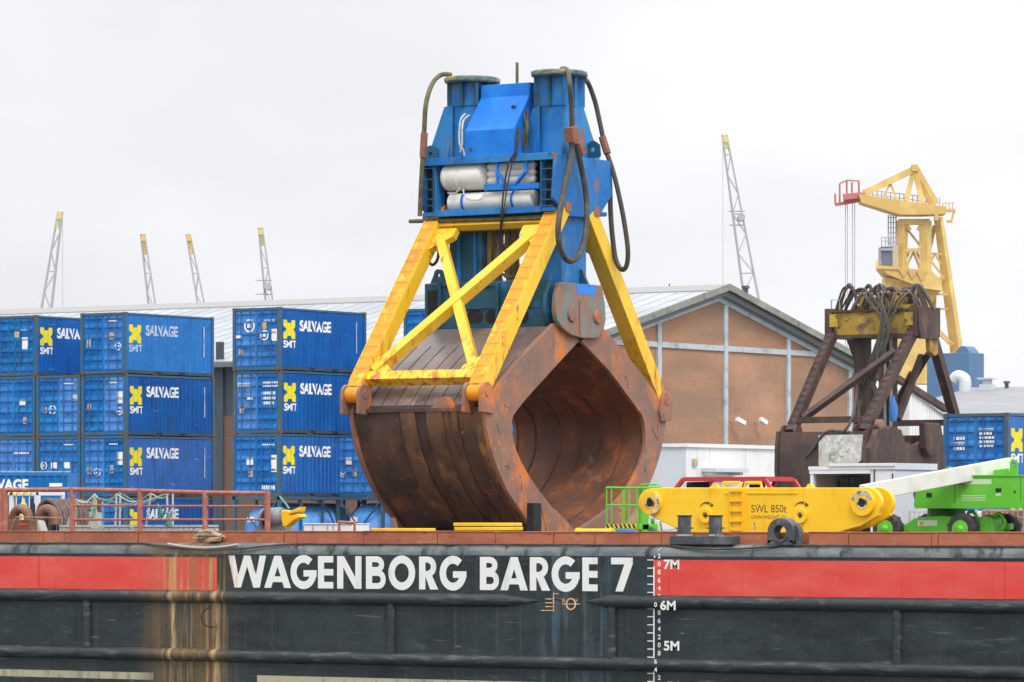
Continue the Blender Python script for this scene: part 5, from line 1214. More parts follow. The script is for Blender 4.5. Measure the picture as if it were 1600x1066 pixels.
for r in range(0, 4):
    st = [(('r', 1.45, 1.95, .6, .06, 'cwhite'), ('b', 1.2, 1.65, .28, .26, 'beige'), ('b', 1.62, 1.15, .36, .5, 'cwhite')), (('b', 1.55, 1.35, .32, .24, 'cwhite'), ('b', 1.75, .55, .2, .3, 'beige')), (('r', 1.25, 1.85, .85, .08, 'cwhite'),), ()][r]
    container(X3 - 2 * PI_ - (.0 if r else -.07), Y3 + .03, GZ + CH * (3 - r), ('blue container with partly hidden lettering, top of the column at the left picture edge' if r == 0 else 'blue container, %s in the column cut by the left picture edge' % names[r]), 0, st)
c2 = hD(437, 480, 38.1); X2, Y2 = c2.x, c2.y
L2 = [(('c', .85, 1.85, .28, 0, 'cwhite'), ('b', .15, 1.35, .3, .12, 'cwhite'), ('b', 1.45, 1.7, .28, .3, 'beige'), ('r', 1.6, 2.0, .6, .08, 'cwhite'), ('c', 1.62, 1.45, .22, 0, 'cwhite'), ('b', 1.95, 1.2, .34, .5, 'cwhite'), ('b', .3, .6, .22, .3, 'beige')),
      (('r', .2, 1.95, .7, .14, 'cwhite'), ('b', .7, 1.4, .28, .1, 'cwhite'), ('r', 1.5, 2.05, .8, .08, 'cwhite', 2), ('r', 1.45, 1.6, .7, .12, 'cwhite', 3), ('b', .3, .85, .22, .3, 'beige')),
      (id_(2.1, .7), ('b', .72, 1.3, .34, .3, 'cwhite'), ('b', 1.95, 1.0, .36, .7, 'cwhite'), ('b', .82, .8, .22, .35, 'beige'), ('r', 1.5, .25, .75, .2, 'cwhite'))]
for r in range(3):
    container(X2, Y2 + (.0, .05, -.02)[r], GZ + CH * (3 - r), ('blue container with bright lettering, top of the stack right of the dark gap', 'blue container with scratched door marks, middle of the stack right of the dark gap', 'blue container standing on the tank container right of the dark gap')[r], 0, L2[r])
cB = hD(592, 680, 37.7)
container(cB.x, cB.y + .3, GZ + CH, 'blue container half hidden by the bucket, above the second tank container', 0, (('b', .5, 1.35, .3, .28, 'cwhite'), ('c', .35, .95, .14, 0, 'cwhite'), ('b', .82, .85, .24, .3, 'beige'), ('b', 1.6, 1.3, .3, .3, 'cwhite')), faded=True)
cC = hD(628 + 78, 472, 38.0)
for r in range(4):
    container(cC.x, cC.y + .0, GZ + CH * (3 - r), 'blue container seen behind the big grab, %s of its stack' % names[r], 0, ((('b', 1.9, 1.9, .3, .08, 'cwhite'), ('b', .55, .95, .4, .14, 'cwhite'), ('b', .5, 1.6, .3, .1, 'cwhite')), (), (), ())[r], faded=True)
# right hand containers, one above the other
cR = hD(1575, 650, 47)
RS = (('r', .38, 1.7, .42, .10, 'cwhite', 3), ('r', 1.35, 2.0, .55, .08, 'cwhite', 5),)
container(cR.x, cR.y, GZ + CH, 'bright blue container with a side ladder and rows of white code text at right edge', 0, RS, group='containers at right', text=True)
container(cR.x, cR.y, GZ, 'blue container at ground level behind the green boom lift', 0, (), group='containers at right', text=True)
for t, st in PLACED:      # painted codes and placards differ from box to box
    ORGN[t.name] = Vector((0, 0, 0))
    loc = Vector(t.location)
    for s_ in st:
        k, u, z, w, h, mt = s_[:6]; rows = (s_[6] if len(s_) > 6 else 1) if k == 'r' else 0
        sticker(t, u, z, w, h, mt, k == 'c', rows)
for o in COL.objects:
    if '_p' in o: del o['_p']
# blue container with white lettering on the barge deck at far left, turned towards the water
c = hD(110, 738, 45.5); Hc = c.z + .1
oc = thing('workshop_container', 'low bright blue container with white letters behind the left railing', 'container', (c.x, c.y, -.1), None)
oc.rotation_euler = (0, 0, R(33))
def U(px): return (px - 110) / 45.5
def opl(u, z, d): return (c.x - 6.0 + u, c.y + .012 + d, -.1 + z)
ox, oy = c.x, c.y; zt_ = c.z
corr_mesh(6.0, Hc, 'side_wall', 'cblue2', oc, opl)
m = MB()
for x in (ox - 6.0, ox - .12):
    for y in (oy, oy + 2.3): m.box((x, y, -.1), (x + .12, y + .12, zt_ - .12))
for y in (oy, oy + 2.32): m.box((ox - 6, y, zt_ - .12), (ox, y + .1, zt_)); m.box((ox - 5.88, y, -.1), (ox - .12, y + .1, .06))
m.box((ox - 5.95, oy + .1, zt_ - .06), (ox - .05, oy + 2.32, zt_ - .03)); m.box((ox - .06, oy + .12, 0), (ox - .03, oy + 2.3, zt_ - .06)); m.box((ox - 5.97, oy + .12, 0), (ox - 5.94, oy + 2.3, zt_ - .06)); m.box((ox - 5.88, oy + 2.34, 0), (ox - .12, oy + 2.38, zt_ - .12))
m.build('frame', 'cblue2', oc)
MB().box((ox - 6, oy - .006, zt_ + .002), (ox, oy + .1, zt_ + .03)).build('top_edge', 'cwhite2', oc)
zl_ = .56 + (815 - 766) / 45.5 + .1
conform([tgeo('SALVAGE', 6 + U(-36), zl_, U(44) - U(-36), .38, .04)], 'company_lettering', 'cwhite', oc, opl)
MB().box((ox + U(77), oy - .004, zl_ + .12 - .1), (ox + U(97), oy + .01, zl_ + .24 - .1)).build('code_marks', 'cwhite', oc)

# tank containers
def tank_container(x, y, label):
    t = thing('tank_container', label, 'tank container', (0, 0, 0), 'tank containers')
    m = MB(); e = .13
    for a in (-CW, -e):
        for b in (0, CL - e): m.box((a, b, 0), (a + e, b + e, CH))
    for z in (0, CH - e):
        for b in (0, CL - e): m.box((-CW, b, z), (0, b + e, z + e))
        for a in (-CW, -e): m.box((a, 0, z), (a + e, CL, z + e))
    for b in (.06, CL - .06): m.beam((-CW + .1, b, CH - .1), (-.1, b, .1), .06); m.beam((-CW + .1, b, .1), (-.1, b, CH - .1), .06)
    for b in (1.5, 3.0, 4.5): m.box((-.10, b, .1), (-.02, b + .09, CH - .1)); m.box((-CW + .02, b, .1), (-CW + .1, b + .09, CH - .1))
    m.build('frame', 'cframe', t)
    r = 1.08
    MB().lathe((-CW / 2, .12, CH / 2 - .05), (-CW / 2, CL - .12, CH / 2 - .05), [(0, .05), (.01, .5), (.04, .85), (.09, 1.04), (.13, r), (.87, r), (.91, 1.04), (.96, .85), (.99, .5), (1, .05)], 30).build('tank', 'tankblue', t)
    MB().tube([(-.05, 2.2, CH - .15), (.02, 2.6, CH - .2), (.03, 3.4, CH - .7), (.02, 4.0, CH - 1.6)], .035, 6, 5).build('hose', 'hose', t)
    MB().box((-1.7, .03, 1.55), (-1.35, .06, 1.75)).build('placard', 'cwhite', t)
    t.location = (x, y, GZ); return t
tank_container(X2, Y2, 'light blue tank container with cross braced frame under the stack right of the dark gap')
tank_container(cB.x, cB.y + .3, 'light blue tank container in a frame partly behind the left of the bucket')

# ------------------------------------------------------------------ brick warehouse
wc = hD(870, 548, 32.0); GX = wc.x; WY0 = wc.y; EZ = wc.z
rg = hX(1140, 447, GX); GX -= .80; RY, RZ = rg.y, rg.z; WY1 = 2 * RY - WY0; BXL = GX - 190
wh = thing('warehouse', 'long brick warehouse with pale sheet roof and brick gable', 'warehouse', (GX, WY0, GZ))
oh = .55; sl = (RZ - EZ) / (RY - WY0)
MB().prism([(WY0, GZ), (WY1, GZ), (WY1, EZ - .1), (RY, RZ - .35), (WY0, EZ - .1)], 'x', GX - .35, GX).build('gable_wall', 'brick', wh)
MB().prism([(WY0 + .5, GZ), (WY1 - .5, GZ), (WY1 - .5, EZ - .3), (RY, RZ - .5), (WY0 + .5, EZ - .3)], 'x', BXL, BXL + .35).build('gable_wall', 'brick', wh)
zbr = hY(345, 650, WY0).z
MB().box((BXL, WY0, GZ), (GX - .35, WY0 + .35, zbr)).build('long_wall', 'brickd', wh)
MB().box((BXL, WY0 + .05, zbr), (GX - .35, WY0 + .35, EZ - .05)).build('wall_cladding', 'clad', wh)
MB().box((BXL, WY1 - .35, GZ), (GX - .35, WY1, EZ - .05)).build('long_wall', 'brickd', wh)
for s_ in (0, 1):
    f = (lambda y: y) if s_ == 0 else (lambda y: 2 * RY - y)
    MB().prism([(f(WY0 - oh), EZ - sl * oh), (f(RY), RZ), (f(RY), RZ - .14), (f(WY0 - oh), EZ - sl * oh - .14)], 'x', BXL - .5, GX + .75).build('roof', 'roofw', wh)
m = MB(); x = GX + .6
while x > BXL:
    for a, b in ((WY0 - oh, RY - .6),):
        m.beam((x, a, EZ - sl * oh + .015), (x, b, EZ + sl * (b - WY0) + .012), .05, .03)
    x -= 1.02
m.build('roof_seams', 'roofseam', wh)
MB().prism([(RY - 1.3, RZ - sl * 1.3 + .05), (RY, RZ + .10), (RY + 1.3, RZ - sl * 1.3 + .05), (RY + 1.3, RZ - sl * 1.3 - .02), (RY, RZ + .02), (RY - 1.3, RZ - sl * 1.3 - .02)], 'x', BXL - .5, GX + .80).build('ridge_cap', 'roofcap', wh)
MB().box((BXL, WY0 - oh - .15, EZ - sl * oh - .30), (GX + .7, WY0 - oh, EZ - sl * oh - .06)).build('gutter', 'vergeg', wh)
for s_ in (0, 1):
    f = (lambda y: y) if s_ == 0 else (lambda y: 2 * RY - y)
    E = lambda y, d: (f(y), EZ + sl * (y - WY0) + d)
    MB().prism([E(WY0 - oh - .1, .12), E(RY, .12), E(RY, -.22), E(WY0 - oh - .1, -.22)], 'x', GX + .72, GX + .84).build('verge_board', 'verge', wh)
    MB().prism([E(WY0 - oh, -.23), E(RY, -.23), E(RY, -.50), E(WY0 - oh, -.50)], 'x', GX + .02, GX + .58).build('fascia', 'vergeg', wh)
    MB().prism([E(WY0, -.51), E(RY, -.51), E(RY, -.76), E(WY0, -.76)], 'x', GX, GX + .16).build('raking_beam', 'steelg', wh)
for px in (920, 1031, 1135, 1233, 1329):
    p = hX(px, 600, GX + .12); zt_ = (EZ + sl * (min(p.y, 2 * RY - p.y) - WY0)) - .75
    MB().box((GX + .0, p.y - .17, GZ), (GX + .13, p.y + .17, zt_)).build('steel_post', 'steelg', wh)
zb_ = hX(1135, 545, GX).z; MB().box((GX, WY0, zb_ - .14), (GX + .10, WY1, zb_ + .14)).build('steel_rail', 'steelg', wh)
x = hY(346, 650, WY0 - .1).x; MB().box((x - .35, WY0 - .12, GZ), (x + .1, WY0, zbr + 3.8)).build('downpipe', 'clad', wh)
x = hY(340, 650, WY0 - .1).x
for px in (1155, 1192):
    p = hX(px, 658, GX + .5); fl = MB().beam(p + Vector((-.5, 0, 0)), p, .06, .06).build('flood_arm', 'steelg', wh)
    MB().beam(p + Vector((0, -.25, .10)), p + Vector((.1, .38 if px < 1170 else .2, -.12)), .22, .24).build('lamp_housing', 'wwhite', fl, bevel=.02)
for px, py0, py1, r in ((1083, 462, 446, .16), (1165, 470, 449, .14)):
    s_ = 31.0; p = hX(px, py0, GX - 4)
    p = hX(px, 448, GX - 6); z0 = EZ + sl * (min(p.y, 2 * RY - p.y) - WY0)
    MB().cyl((p.x, p.y, z0 - .1), (p.x, p.y, p.z - .1), r, n=12).lathe((p.x, p.y, p.z - .14), (p.x, p.y, p.z + .05), [(0, r), (.3, r * 1.6), (1, r * 1.5)], 12).build('roof_vent', 'dark', wh)
p = hX(1046, 452, GX - 12); MB().cyl((p.x, p.y, p.z - 1.2), (p.x, p.y, p.z + .3), .04, n=6).build('roof_rod', 'dark', wh)

# white portable building
p0 = hD(1072, 694, 38); ox, oy, oz = p0.x, p0.y, p0.z
LB = hX(1235, 697, ox).y
pb = thing('portable_building', 'white flat roofed site building before the brick gable', 'building', (ox, oy, GZ))
xl = hY(1005, 700, oy).x
MB().box((xl, oy, GZ), (ox, LB, oz - .12)).build('wall', 'wwhite', pb)
MB().box((xl + .02, oy - .012, GZ), (ox - .02, oy - .002, oz - .13)).build('end_panel', 'wgrey', pb)
MB().box((xl - .08, oy - .1, oz - .12), (ox + .1, LB + .1, oz + .03)).build('roof_edge', 'wwhite', pb)
def xr(a0, b0, a1, b1, X, mat, nm, par, th=.04):
    p, q = hX(a0, b1, X), hX(a1, b0, X); return MB().box((X, p.y, p.z), (X + th, q.y, q.z)).build(nm, mat, par)
xr(1096, 732.5, 1147, 737.5, ox, 'wgrey', 'canopy', pb, .7); xr(1098, 737.6, 1103, 743, ox, 'wgrey', 'canopy_bracket', pb, .5); xr(1140, 737.6, 1145, 743, ox, 'wgrey', 'canopy_bracket', pb, .5)
xr(1103, 741, 1140, 800, ox, 'wwhite', 'shutter_door', pb, .05)
xr(1081, 717, 1087, 728, ox, 'beige', 'wall_lamp', pb, .1); 
m = MB()
for px in (1089.5, 1109, 1165): p = hX(px, 700, ox); m.box((ox - .002, p.y - .02, GZ), (ox + .008, p.y + .02, oz - .14))
m.build('panel_joint', 'wgrey', pb)
# red framed cabin
yq = 30.0; rc = thing('red_cabin', 'red framed cabin roof with dark windows showing above the yellow beam', 'cabin', (hY(1135, 760, yq).x, yq + 1, -.1))
def q2(px, py, Y=yq): p = hY(px, py, Y); return (p.x, p.z)
zt_ = hY(1100, 748.5, yq).z
m = MB()
for Y in (yq, yq + 1.8):
    f = lambda px, py, o_=0: Vector((hY(px, py, yq).x + o_, Y, hY(px, py, yq).z))
    m.beam(f(1066, 749.5), f(1196, 749.5), .10, .12); m.beam(f(1067, 750), f(1056, 764), .12, .12); m.beam(f(1056, 764), f(1056, 775), .12, .12); m.beam(f(1168, 750), f(1160, 764), .12, .12); m.beam(f(1196, 750), f(1205, 764), .12, .12); m.beam(f(1205, 763), f(1205, 775), .12, .12)
for px in (1067, 1168, 1196): a = f(px, 749.5); m.beam((a.x, yq, a.z), (a.x, yq + 1.8, a.z), .1, .1)
m.build('cab_frame', 'redp', rc)
a = hY(1067, 749, yq); b = hY(1196, 749, yq); MB().box((a.x, yq + .05, a.z - .02), (b.x, yq + 1.75, a.z + .07)).build('cab_roof', 'redp', rc)
a = hY(1058, 765, yq); b = hY(1203, 765, yq); MB().box((a.x, yq, -.1), (b.x, yq + 1.8, a.z)).build('cab_body', 'redp', rc)
a = hY(1074, 765, yq + .6); b = hY(1104, 753, yq + .6); MB().box((a.x, yq + .5, a.z - .3), (b.x, yq + .8, b.z)).build('seat', 'black', rc, bevel=.05)
a = hY(1172, 765, yq + .6); b = hY(1192, 752, yq + .6); MB().box((a.x, yq + .5, a.z - .3), (b.x, yq + .8, b.z)).build('engine_cover', 'black', rc, bevel=.05)

# white open shelter
p0 = hD(1398, 728, 45.5); ox, oy, oz = p0.x, p0.y, p0.z
sx0 = hY(1266, 740, oy).x
sh = thing('white_shelter', 'open white container cabin with bare wood lining behind the yellow beam', 'cabin', (ox, oy, GZ))
D_ = 2.9; m = MB(); th = .1
m.box((sx0, oy, GZ), (sx0 + .12, oy + D_, oz - .12)).box((ox - .95, oy, GZ), (ox, oy + .12, oz - .12)).box((ox - .1, oy + .12, GZ), (ox, oy + D_, oz - .12)).box((sx0 + .12, oy + D_ - .1, GZ), (ox - .1, oy + D_, oz - .12)).box((sx0 - .02, oy - .03, oz - .26), (ox - .95, oy + .1, oz - .12))
m.build('wall', 'wwhite', sh)
MB().box((sx0 + .8, oy - .10, oz - .0), (ox + .05, oy + D_ + .05, oz + .1)).box((sx0 - .05, oy - .05, oz - .12), (ox + .05, oy + D_ + .05, oz)).build('roof', 'wwhite', sh)
MB().box((sx0 + .12, oy + D_ - .14, GZ), (ox - .95, oy + D_ - .11, oz - .3)).box((sx0 + .125, oy + .15, GZ), (sx0 + .16, oy + D_ - .14, oz - .3)).build('wood_lining', 'wood', sh)
a = hY(1292, 760, oy + 1.5).x; b = hY(1343, 760, oy + 1.5).x
m = MB()
for k in range(11): x = a + (b - a) * k / 10; m.box((x, oy + 1.5, GZ), (x + .09, oy + 1.56, oz - .4))
m.box((a, oy + 1.57, GZ), (b + .1, oy + 1.6, oz - .45)); m.build('strip_curtain', 'dark', sh)
m = MB()
for py in (732.5,): m.beam(hY(1366, py, oy - .02), hY(1395, py + 1, oy - .02), .03, .04)
m.beam(hY(1366, 732, oy - .02), hY(1366, 820, oy - .02), .04, .03); m.beam(hY(1394.5, 740, oy - .02), hY(1394.5, 755, oy - .02), .04, .03); m.build('door_seal', 'dark', sh)

# mesh fence behind the boom lift
def mesh_fence(px0, px1, py0, Y, label):
    t = thing('mesh_fence', label, 'fence', (hY(px0, 830, Y).x, Y, -.1), 'wire mesh fences')
    a, b = hY(px0, py0, Y), hY(px1, py0, Y); m = MB(); n = int((b.x - a.x) / .17)
    for k in range(n + 1): x = a.x + (b.x - a.x) * k / n; m.box((x - .008, Y, -.1), (x + .008, Y + .012, a.z))
    for z in (a.z, a.z - .2, a.z - .55): m.box((a.x, Y - .006, z - .012), (b.x, Y + .02, z + .008))
    m.build('mesh_panel', 'alu', t)
    for x in (a.x, b.x): MB().box((x - .03, Y - .02, -.1), (x + .03, Y + .04, a.z + .04)).build('fence_post', 'alu', t)
mesh_fence(1421, 1460, 800, 24.5, 'short grey wire mesh fence behind the front wheels of the boom lift')
mesh_fence(1525, 1640, 798, 24.5, 'grey wire mesh fence at the right picture edge behind the last tyre')
c = hY(1420, 800, 30)
tag(MB().box((hY(1450, 800, 28).x, 28, -.1), (hY(1660, 800, 28).x, 29.5, hY(1500, 799, 28).z)).build('white_crate', 'wwhite', loc=(hY(1550, 800, 28).x, 28, -.1), bevel=.04), 'long low white crate on deck behind the boom lift', 'crate')
p = hY(1578, 795, 27.9); tag(MB().box((p.x - .5, 27.0, -.1), (p.x + 1.5, 27.6, hY(1578, 796, 27).z)).build('orange_crate', 'cheek', loc=(p.x, 27, -.1), bevel=.04), 'rust coloured crate under the boom lift body at right edge', 'crate')

# ------------------------------------------------------------------ second, brown grab on the quay
bA = hD(1354, 674, 41.0); BX = bA.x; YB0 = bA.y
bfar = hY(1236, 676, YB0).x; BXF = bfar
def h2_(px, py, X=None): p = hX(px, py, BX if X is None else X); return (p.y, p.z)
bR = h2_(1508, 660); BYC = (YB0 + h2_(1503, 645)[0]) / 2
bg_ = thing('clamshell_grab', 'dark brown rusty clamshell grab with worn yellow head and tangled hoses', 'grab', ((BX + BXF) / 2, BYC, GZ))
HX0, HX1 = hY(1298, 500, BYC - .8).x, hY(1427, 500, BYC - .8).x; hz0 = hY(1360, 523, BYC - .8).z; hz1 = hY(1360, 487, BYC - .8).z
hd = MB().box((HX0, BYC - .8, hz0), (HX1, BYC + .8, hz1)).build('head_beam', 'byellow', bg_, bevel=.02)
m = MB()
for px in (1296, 1428):
    x = hY(px, 500, BYC - .85).x; m.box((x - .16, BYC - .95, hz0 - .1), (x + .16, BYC + .95, hz1 + .15))
m.box((HX0, BYC - .9, hz1), (HX1, BYC + .9, hz1 + .08)); m.box((HX0 - .1, BYC - .86, hz0 - .12), (HX1 + .1, BYC + .86, hz0)); m.build('end_plate', 'bgrab', hd)
x = HX1 + .17
MB().prism([(BYC - .7, hz0 - .2), (BYC + .7, hz0 - .2), (BYC + .85, hz0 + .2), (BYC + .85, hz1 + .15), (BYC - .85, hz1 + .15), (BYC - .85, hz0 + .2)], 'x', x, x + .12).build('side_plate', 'bgrab', hd, bevel=.02)
for px, py in ((1303, 500), (1420, 497)):
    a = hY(px, py, BYC - .96); MB().box((a.x - .18, BYC - 1.0, a.z - .28), (a.x + .18, BYC - .94, a.z + .22)).build('pad_plate', 'byellow', hd)
x = HX1 - .3
MB().prism([h2_(1432, 520), h2_(1446, 520), h2_(1446, 554), h2_(1441, 557), h2_(1434, 550)], 'x', x + .3, x + .5).build('hanging_lug', 'byellow', bg_, bevel=.02)
def bleg(a, b, w=.36, nm='leg'): return MB().beam(a, b, w, w, up=(1, 0, 0)).build(nm, 'bgrab', bg_, bevel=.01)
Lf = {}
zp = hX(1354, 674, BX).z
for side in (0, 1):
    for u in (0, 1):
        X0 = (BX - .1, BXF)[u]; X1 = (HX1 - .05, HX0 + .05)[u]
        y0 = YB0 if side == 0 else 2 * BYC - YB0; y1 = BYC - .7 if side == 0 else BYC + .7
        a, b = Vector((X0, y0, zp)), Vector((X1, y1, hz0 + .1)); Lf[(side, u)] = (a, b); lg = bleg(a, b, .35)
        if side == 0:
            m = MB(); d = (b - a).normalized(); n_ = Vector((1, 0, 0)).cross(d).normalized(); n_ = n_ if n_.y < 0 else -n_
            for k in range(1, 15): p = a.lerp(b, k / 15) + n_ * .23; m.beam(p - Vector((.14, 0, 0)), p + Vector((.14, 0, 0)), .03, .03)
            for sx in (-.14, .14): m.beam(a.lerp(b, .05) + n_ * .22 + Vector((sx, 0, 0)), a.lerp(b, .95) + n_ * .22 + Vector((sx, 0, 0)), .025, .03)
            m.build('ladder', 'bgrab', lg)
    a0, b0 = Lf[(side, 0)]; a1, b1 = Lf[(side, 1)]
    at = lambda u, t: a0.lerp(b0, t).lerp(a1.lerp(b1, t), u)
    bleg(at(0, .12), at(1, .12), .24, 'cross_beam'); bleg(at(.92, .14), at(.1, .80), .24, 'diagonal_brace')
    MB().beam(at(.86, .22), at(.4, .62), .12, .12).build('thin_brace', 'bgrab', bg_)
# centre frame between jaws and head
for (x_, y_, w_) in ((BX - 1.2, BYC, .5), (BXF + 1.0, BYC, .45)):
    MB().box((x_ - w_ / 2, y_ - .3, 2.2), (x_ + w_ / 2, y_ + .3, hz0)).build('guide_column', 'bgrab', bg_)
for px in (1383, 1392): p = hY(px, 600, BYC - .4); MB().cyl((p.x, BYC - .4, 2.6), (p.x, BYC - .4, hz0), .06, n=8).build('hydraulic_rod', 'rodz', bg_)
MB().beam(hX(1440, 556, BX - .5), hX(1403, 655, BX - .5), .22, .22).build('link_arm', 'bgrab', bg_); MB().beam(hX(1362, 566, BXF + .4), hX(1478, 640, BXF + .4), .24, .24).build('link_arm', 'bgrab', bg_)
p = hX(1396, 640, BX - .2); MB().lathe(p + Vector((0, 0, -.45)), p + Vector((0, 0, .55)), [(0, .12), (.3, .17), (.6, .17), (.8, .07), (1, .05)], 12).build('blue_ram', 'cblue2', bg_)
# jaws
JZ = h2_(1218, 676)[1]
for side in (0, 1):
    f = (lambda p: p) if side == 0 else (lambda p: [(2 * BYC - y, z) for y, z in p])
    yo = YB0 - .5
    prof = [(yo + .12, zp - .0), (yo + .0, zp - .6), (yo - .03, zp - 1.5), (yo + .05, zp - 2.3), (yo + .3, zp - 3.1), (yo + .9, zp - 3.9), (yo + 1.9, GZ + .02), (BYC, GZ + .02)]
    inn = [(yo + .75, zp - .35), (yo + .6, zp - .8), (yo + .55, zp - 1.2), (yo + .65, zp - 2.0), (yo + .85, zp - 2.7), (yo + 1.4, zp - 3.5), (yo + 2.2, GZ + .4), (BYC, GZ + .3)]
    jw = MB().band(f(inn), f(prof), 'x', BXF - .25, BX + .15).build('jaw_shell', 'bgrab', bg_)
    for X0 in (BX + .15, BXF - .4): MB().band(f([(a + .25, b) for a, b in inn]), f([(a - .06, b + .03) for a, b in prof]), 'x', X0, X0 + .14).build('cheek_plate', 'bgrab', jw)
    for Xc in (BX + .18, BX - .42, BXF - .3, BXF + .3):
        y = f([(YB0, 0)])[0][0]; MB().cyl((Xc - .05, y, zp), (Xc + .05, y, zp), .28, n=16).build('pin_ear', 'bgrab', jw)
    MB().prism(f([(yo + .15, zp - .1), (yo + .9, zp - .15), (BYC - .1, zp - .1), (BYC - .1, zp - .5), (yo + .9, zp - .5), (yo + .5, zp - .7)]), 'x', BXF - .2, BX + .1).build('top_deck', 'bgrab', jw)
    if side == 0:
        a = hY(1281, 680, yo); b = hY(1345, 728, yo)
        MB().prism([(a.x, a.z), (b.x + .1, a.z), (b.x + .05, b.z + .2), (b.x - .2, b.z), (a.x, b.z)], 'y', yo - .09, yo + .0).build('scraped_panel', 'patch', jw)
# near face of the jaws: stepped scoop edges
pl = [h2_(x, y, BX + .3) for x, y in ((1352, 700), (1362, 672), (1385, 666), (1400, 672), (1405, 690), (1420, 696), (1438, 688), (1440, 668), (1462, 665), (1466, 690), (1482, 700), (1482, 735), (1450, 742), (1430, 728), (1400, 724), (1372, 736), (1352, 740))]
MB().prism(pl, 'x', BX + .3, BX + .55).build('scoop_plate', 'bgrab', bg_, bevel=.02)
pl = [h2_(x, y, BX + .6) for x, y in ((1437, 660), (1460, 662), (1463, 690), (1458, 712), (1444, 714), (1438, 700))]
MB().prism(pl, 'x', BX + .55, BX + .85).build('hinge_block', 'bgrab', bg_, bevel=.04)
y, z = h2_(1374, 664, BX + .3); MB().lathe((BX + .2, y, z), (BX + .42, y, z), [(0, .22), (.9, .22), (1, .15)], 16).build('rusty_boss', 'cheek', bg_)
# hoses on the head
m_ = []
for k in range(26):
    px = 1322 + k * 4.6 + random.uniform(-6, 6); w_ = random.uniform(20, 55); hgt = random.uniform(22, 42); Y = BYC + random.uniform(-.7, .7)
    a, b = hY(px - w_ / 2, 482, Y), hY(px + w_ / 2, 484, Y); c = hY(px + random.uniform(-10, 10), 484 - hgt, Y)
    a.z = b.z = hz1 + .02
    q = [a, a.lerp(c, .6) + Vector((0, 0, .25)), c, b.lerp(c, .6) + Vector((0, random.uniform(-.3, .3), .22)), b]
    MB().tube(q, random.choice((.045, .06, .075)), 7, 6).build('hose', random.choice(('hose', 'hose', 'coil', 'bgrab')), bg_)
for k in range(9):
    a = hY(random.uniform(1350, 1420), 462, BYC - .9); b = hY(random.uniform(1340, 1375), random.uniform(560, 630), BYC - 1.6); c = hY(random.uniform(1370, 1390), 520, BYC - 1.3)
    e = hY(random.uniform(1320, 1345), random.uniform(640, 700), BYC - 2.2)
    MB().tube([a + Vector((0, .5, .0)), a, c, b] + ([e] if k % 3 == 0 else []), .05, 7, 6).build('hose', 'hose', bg_)
MB().tube([hY(1253, 700, YB0 - .3), hY(1260, 722 - 8, YB0 - .5), hY(1290, 674 + 2, YB0 - .6), hY(1320, 672, YB0 - .5), hY(1335, 640, YB0 + .2), hY(1342, 590, BYC - 1.2)], .06, 7, 6).build('hose', 'hose', bg_)
m = MB()
for k in range(10):
    a = hY(1345 + k * 9, 484, BYC); m.box((a.x - random.uniform(.1, .25), BYC - random.uniform(.1, .6), hz1), (a.x + .15, BYC + .4, hz1 + random.uniform(.2, .75)))
m.build('valve_gear', 'byellow', bg_, bevel=.02)
MB().tube([hY(1299, 485, BYC - .5), hY(1299, 469, BYC - .5), hY(1312, 469, BYC - .5), hY(1312, 485, BYC - .5)], .03, 6).build('guard_hoop', 'rodz', bg_)

# ------------------------------------------------------------------ buildings at far right
p0 = hX(1421, 613, GX + 1.6); ox, oy, oz = p0.x, p0.y, p0.z
ln = thing('white_lean_to', 'white ribbed outbuilding with sloping roof right of the brick gable', 'building', (ox, oy, GZ))
pl = [hX(x, y, ox) for x, y in ((1421, 612), (1480, 656))]
q = [(pl[0].y, GZ), (pl[0].y, pl[0].z), (pl[1].y, pl[1].z), (pl[1].y, GZ)]
MB().prism(q, 'x', ox - 1.5, ox).build('wall', 'wwhite', ln)
m = MB(); n = 16
for k in range(n):
    t = (k + .5) / n; y = q[0][0] + (q[2][0] - q[0][0]) * t; z = q[1][1] + (q[2][1] - q[1][1]) * t; m.box((ox, y - .05, GZ), (ox + .05, y + .05, z - .1))
m.build('wall_ribs', 'wwhite', ln)
MB().prism([(q[1][0], q[1][1] + .12), (q[2][0] + .3, q[2][1] + .08), (q[2][0] + .3, q[2][1] - .05), (q[1][0], q[1][1] - .02)], 'x', ox - 1.55, ox + .2).build('roof', 'wgrey', ln)
s_ = 27.0; e0 = hD(1500, 647, s_); ry_ = e0.y + 11; rz_ = hY(1550, 609, ry_).z
sd = thing('grey_roof_shed', 'long low shed with grey felt roof behind the right containers', 'building', (e0.x, e0.y, GZ))
xa, xb = hY(1385, 645, e0.y).x, hY(1900, 645, e0.y).x
MB().prism([(e0.y, GZ), (e0.y, e0.z), (ry_, rz_), (2 * ry_ - e0.y, e0.z), (2 * ry_ - e0.y, GZ)], 'x', xa, xb).build('wall', 'wgrey', sd)
MB().prism([(e0.y - .4, e0.z), (ry_, rz_ + .15), (2 * ry_ - e0.y + .4, e0.z), (2 * ry_ - e0.y + .4, e0.z - .1), (ry_, rz_ + .03), (e0.y - .4, e0.z - .1)], 'x', xa - .4, xb + .4).build('roof', 'roofg', sd)
p = hY(1508, 606, ry_ - 1.5); v = MB().tube([(p.x, p.y, p.z - .6), (p.x, p.y, p.z + .2), (p.x - .1, p.y, p.z + .55), (p.x - .5, p.y, p.z + .68), (p.x - .75, p.y, p.z + .45)], .38, 14, 5); v.build('curved_flue', 'wgrey', sd)
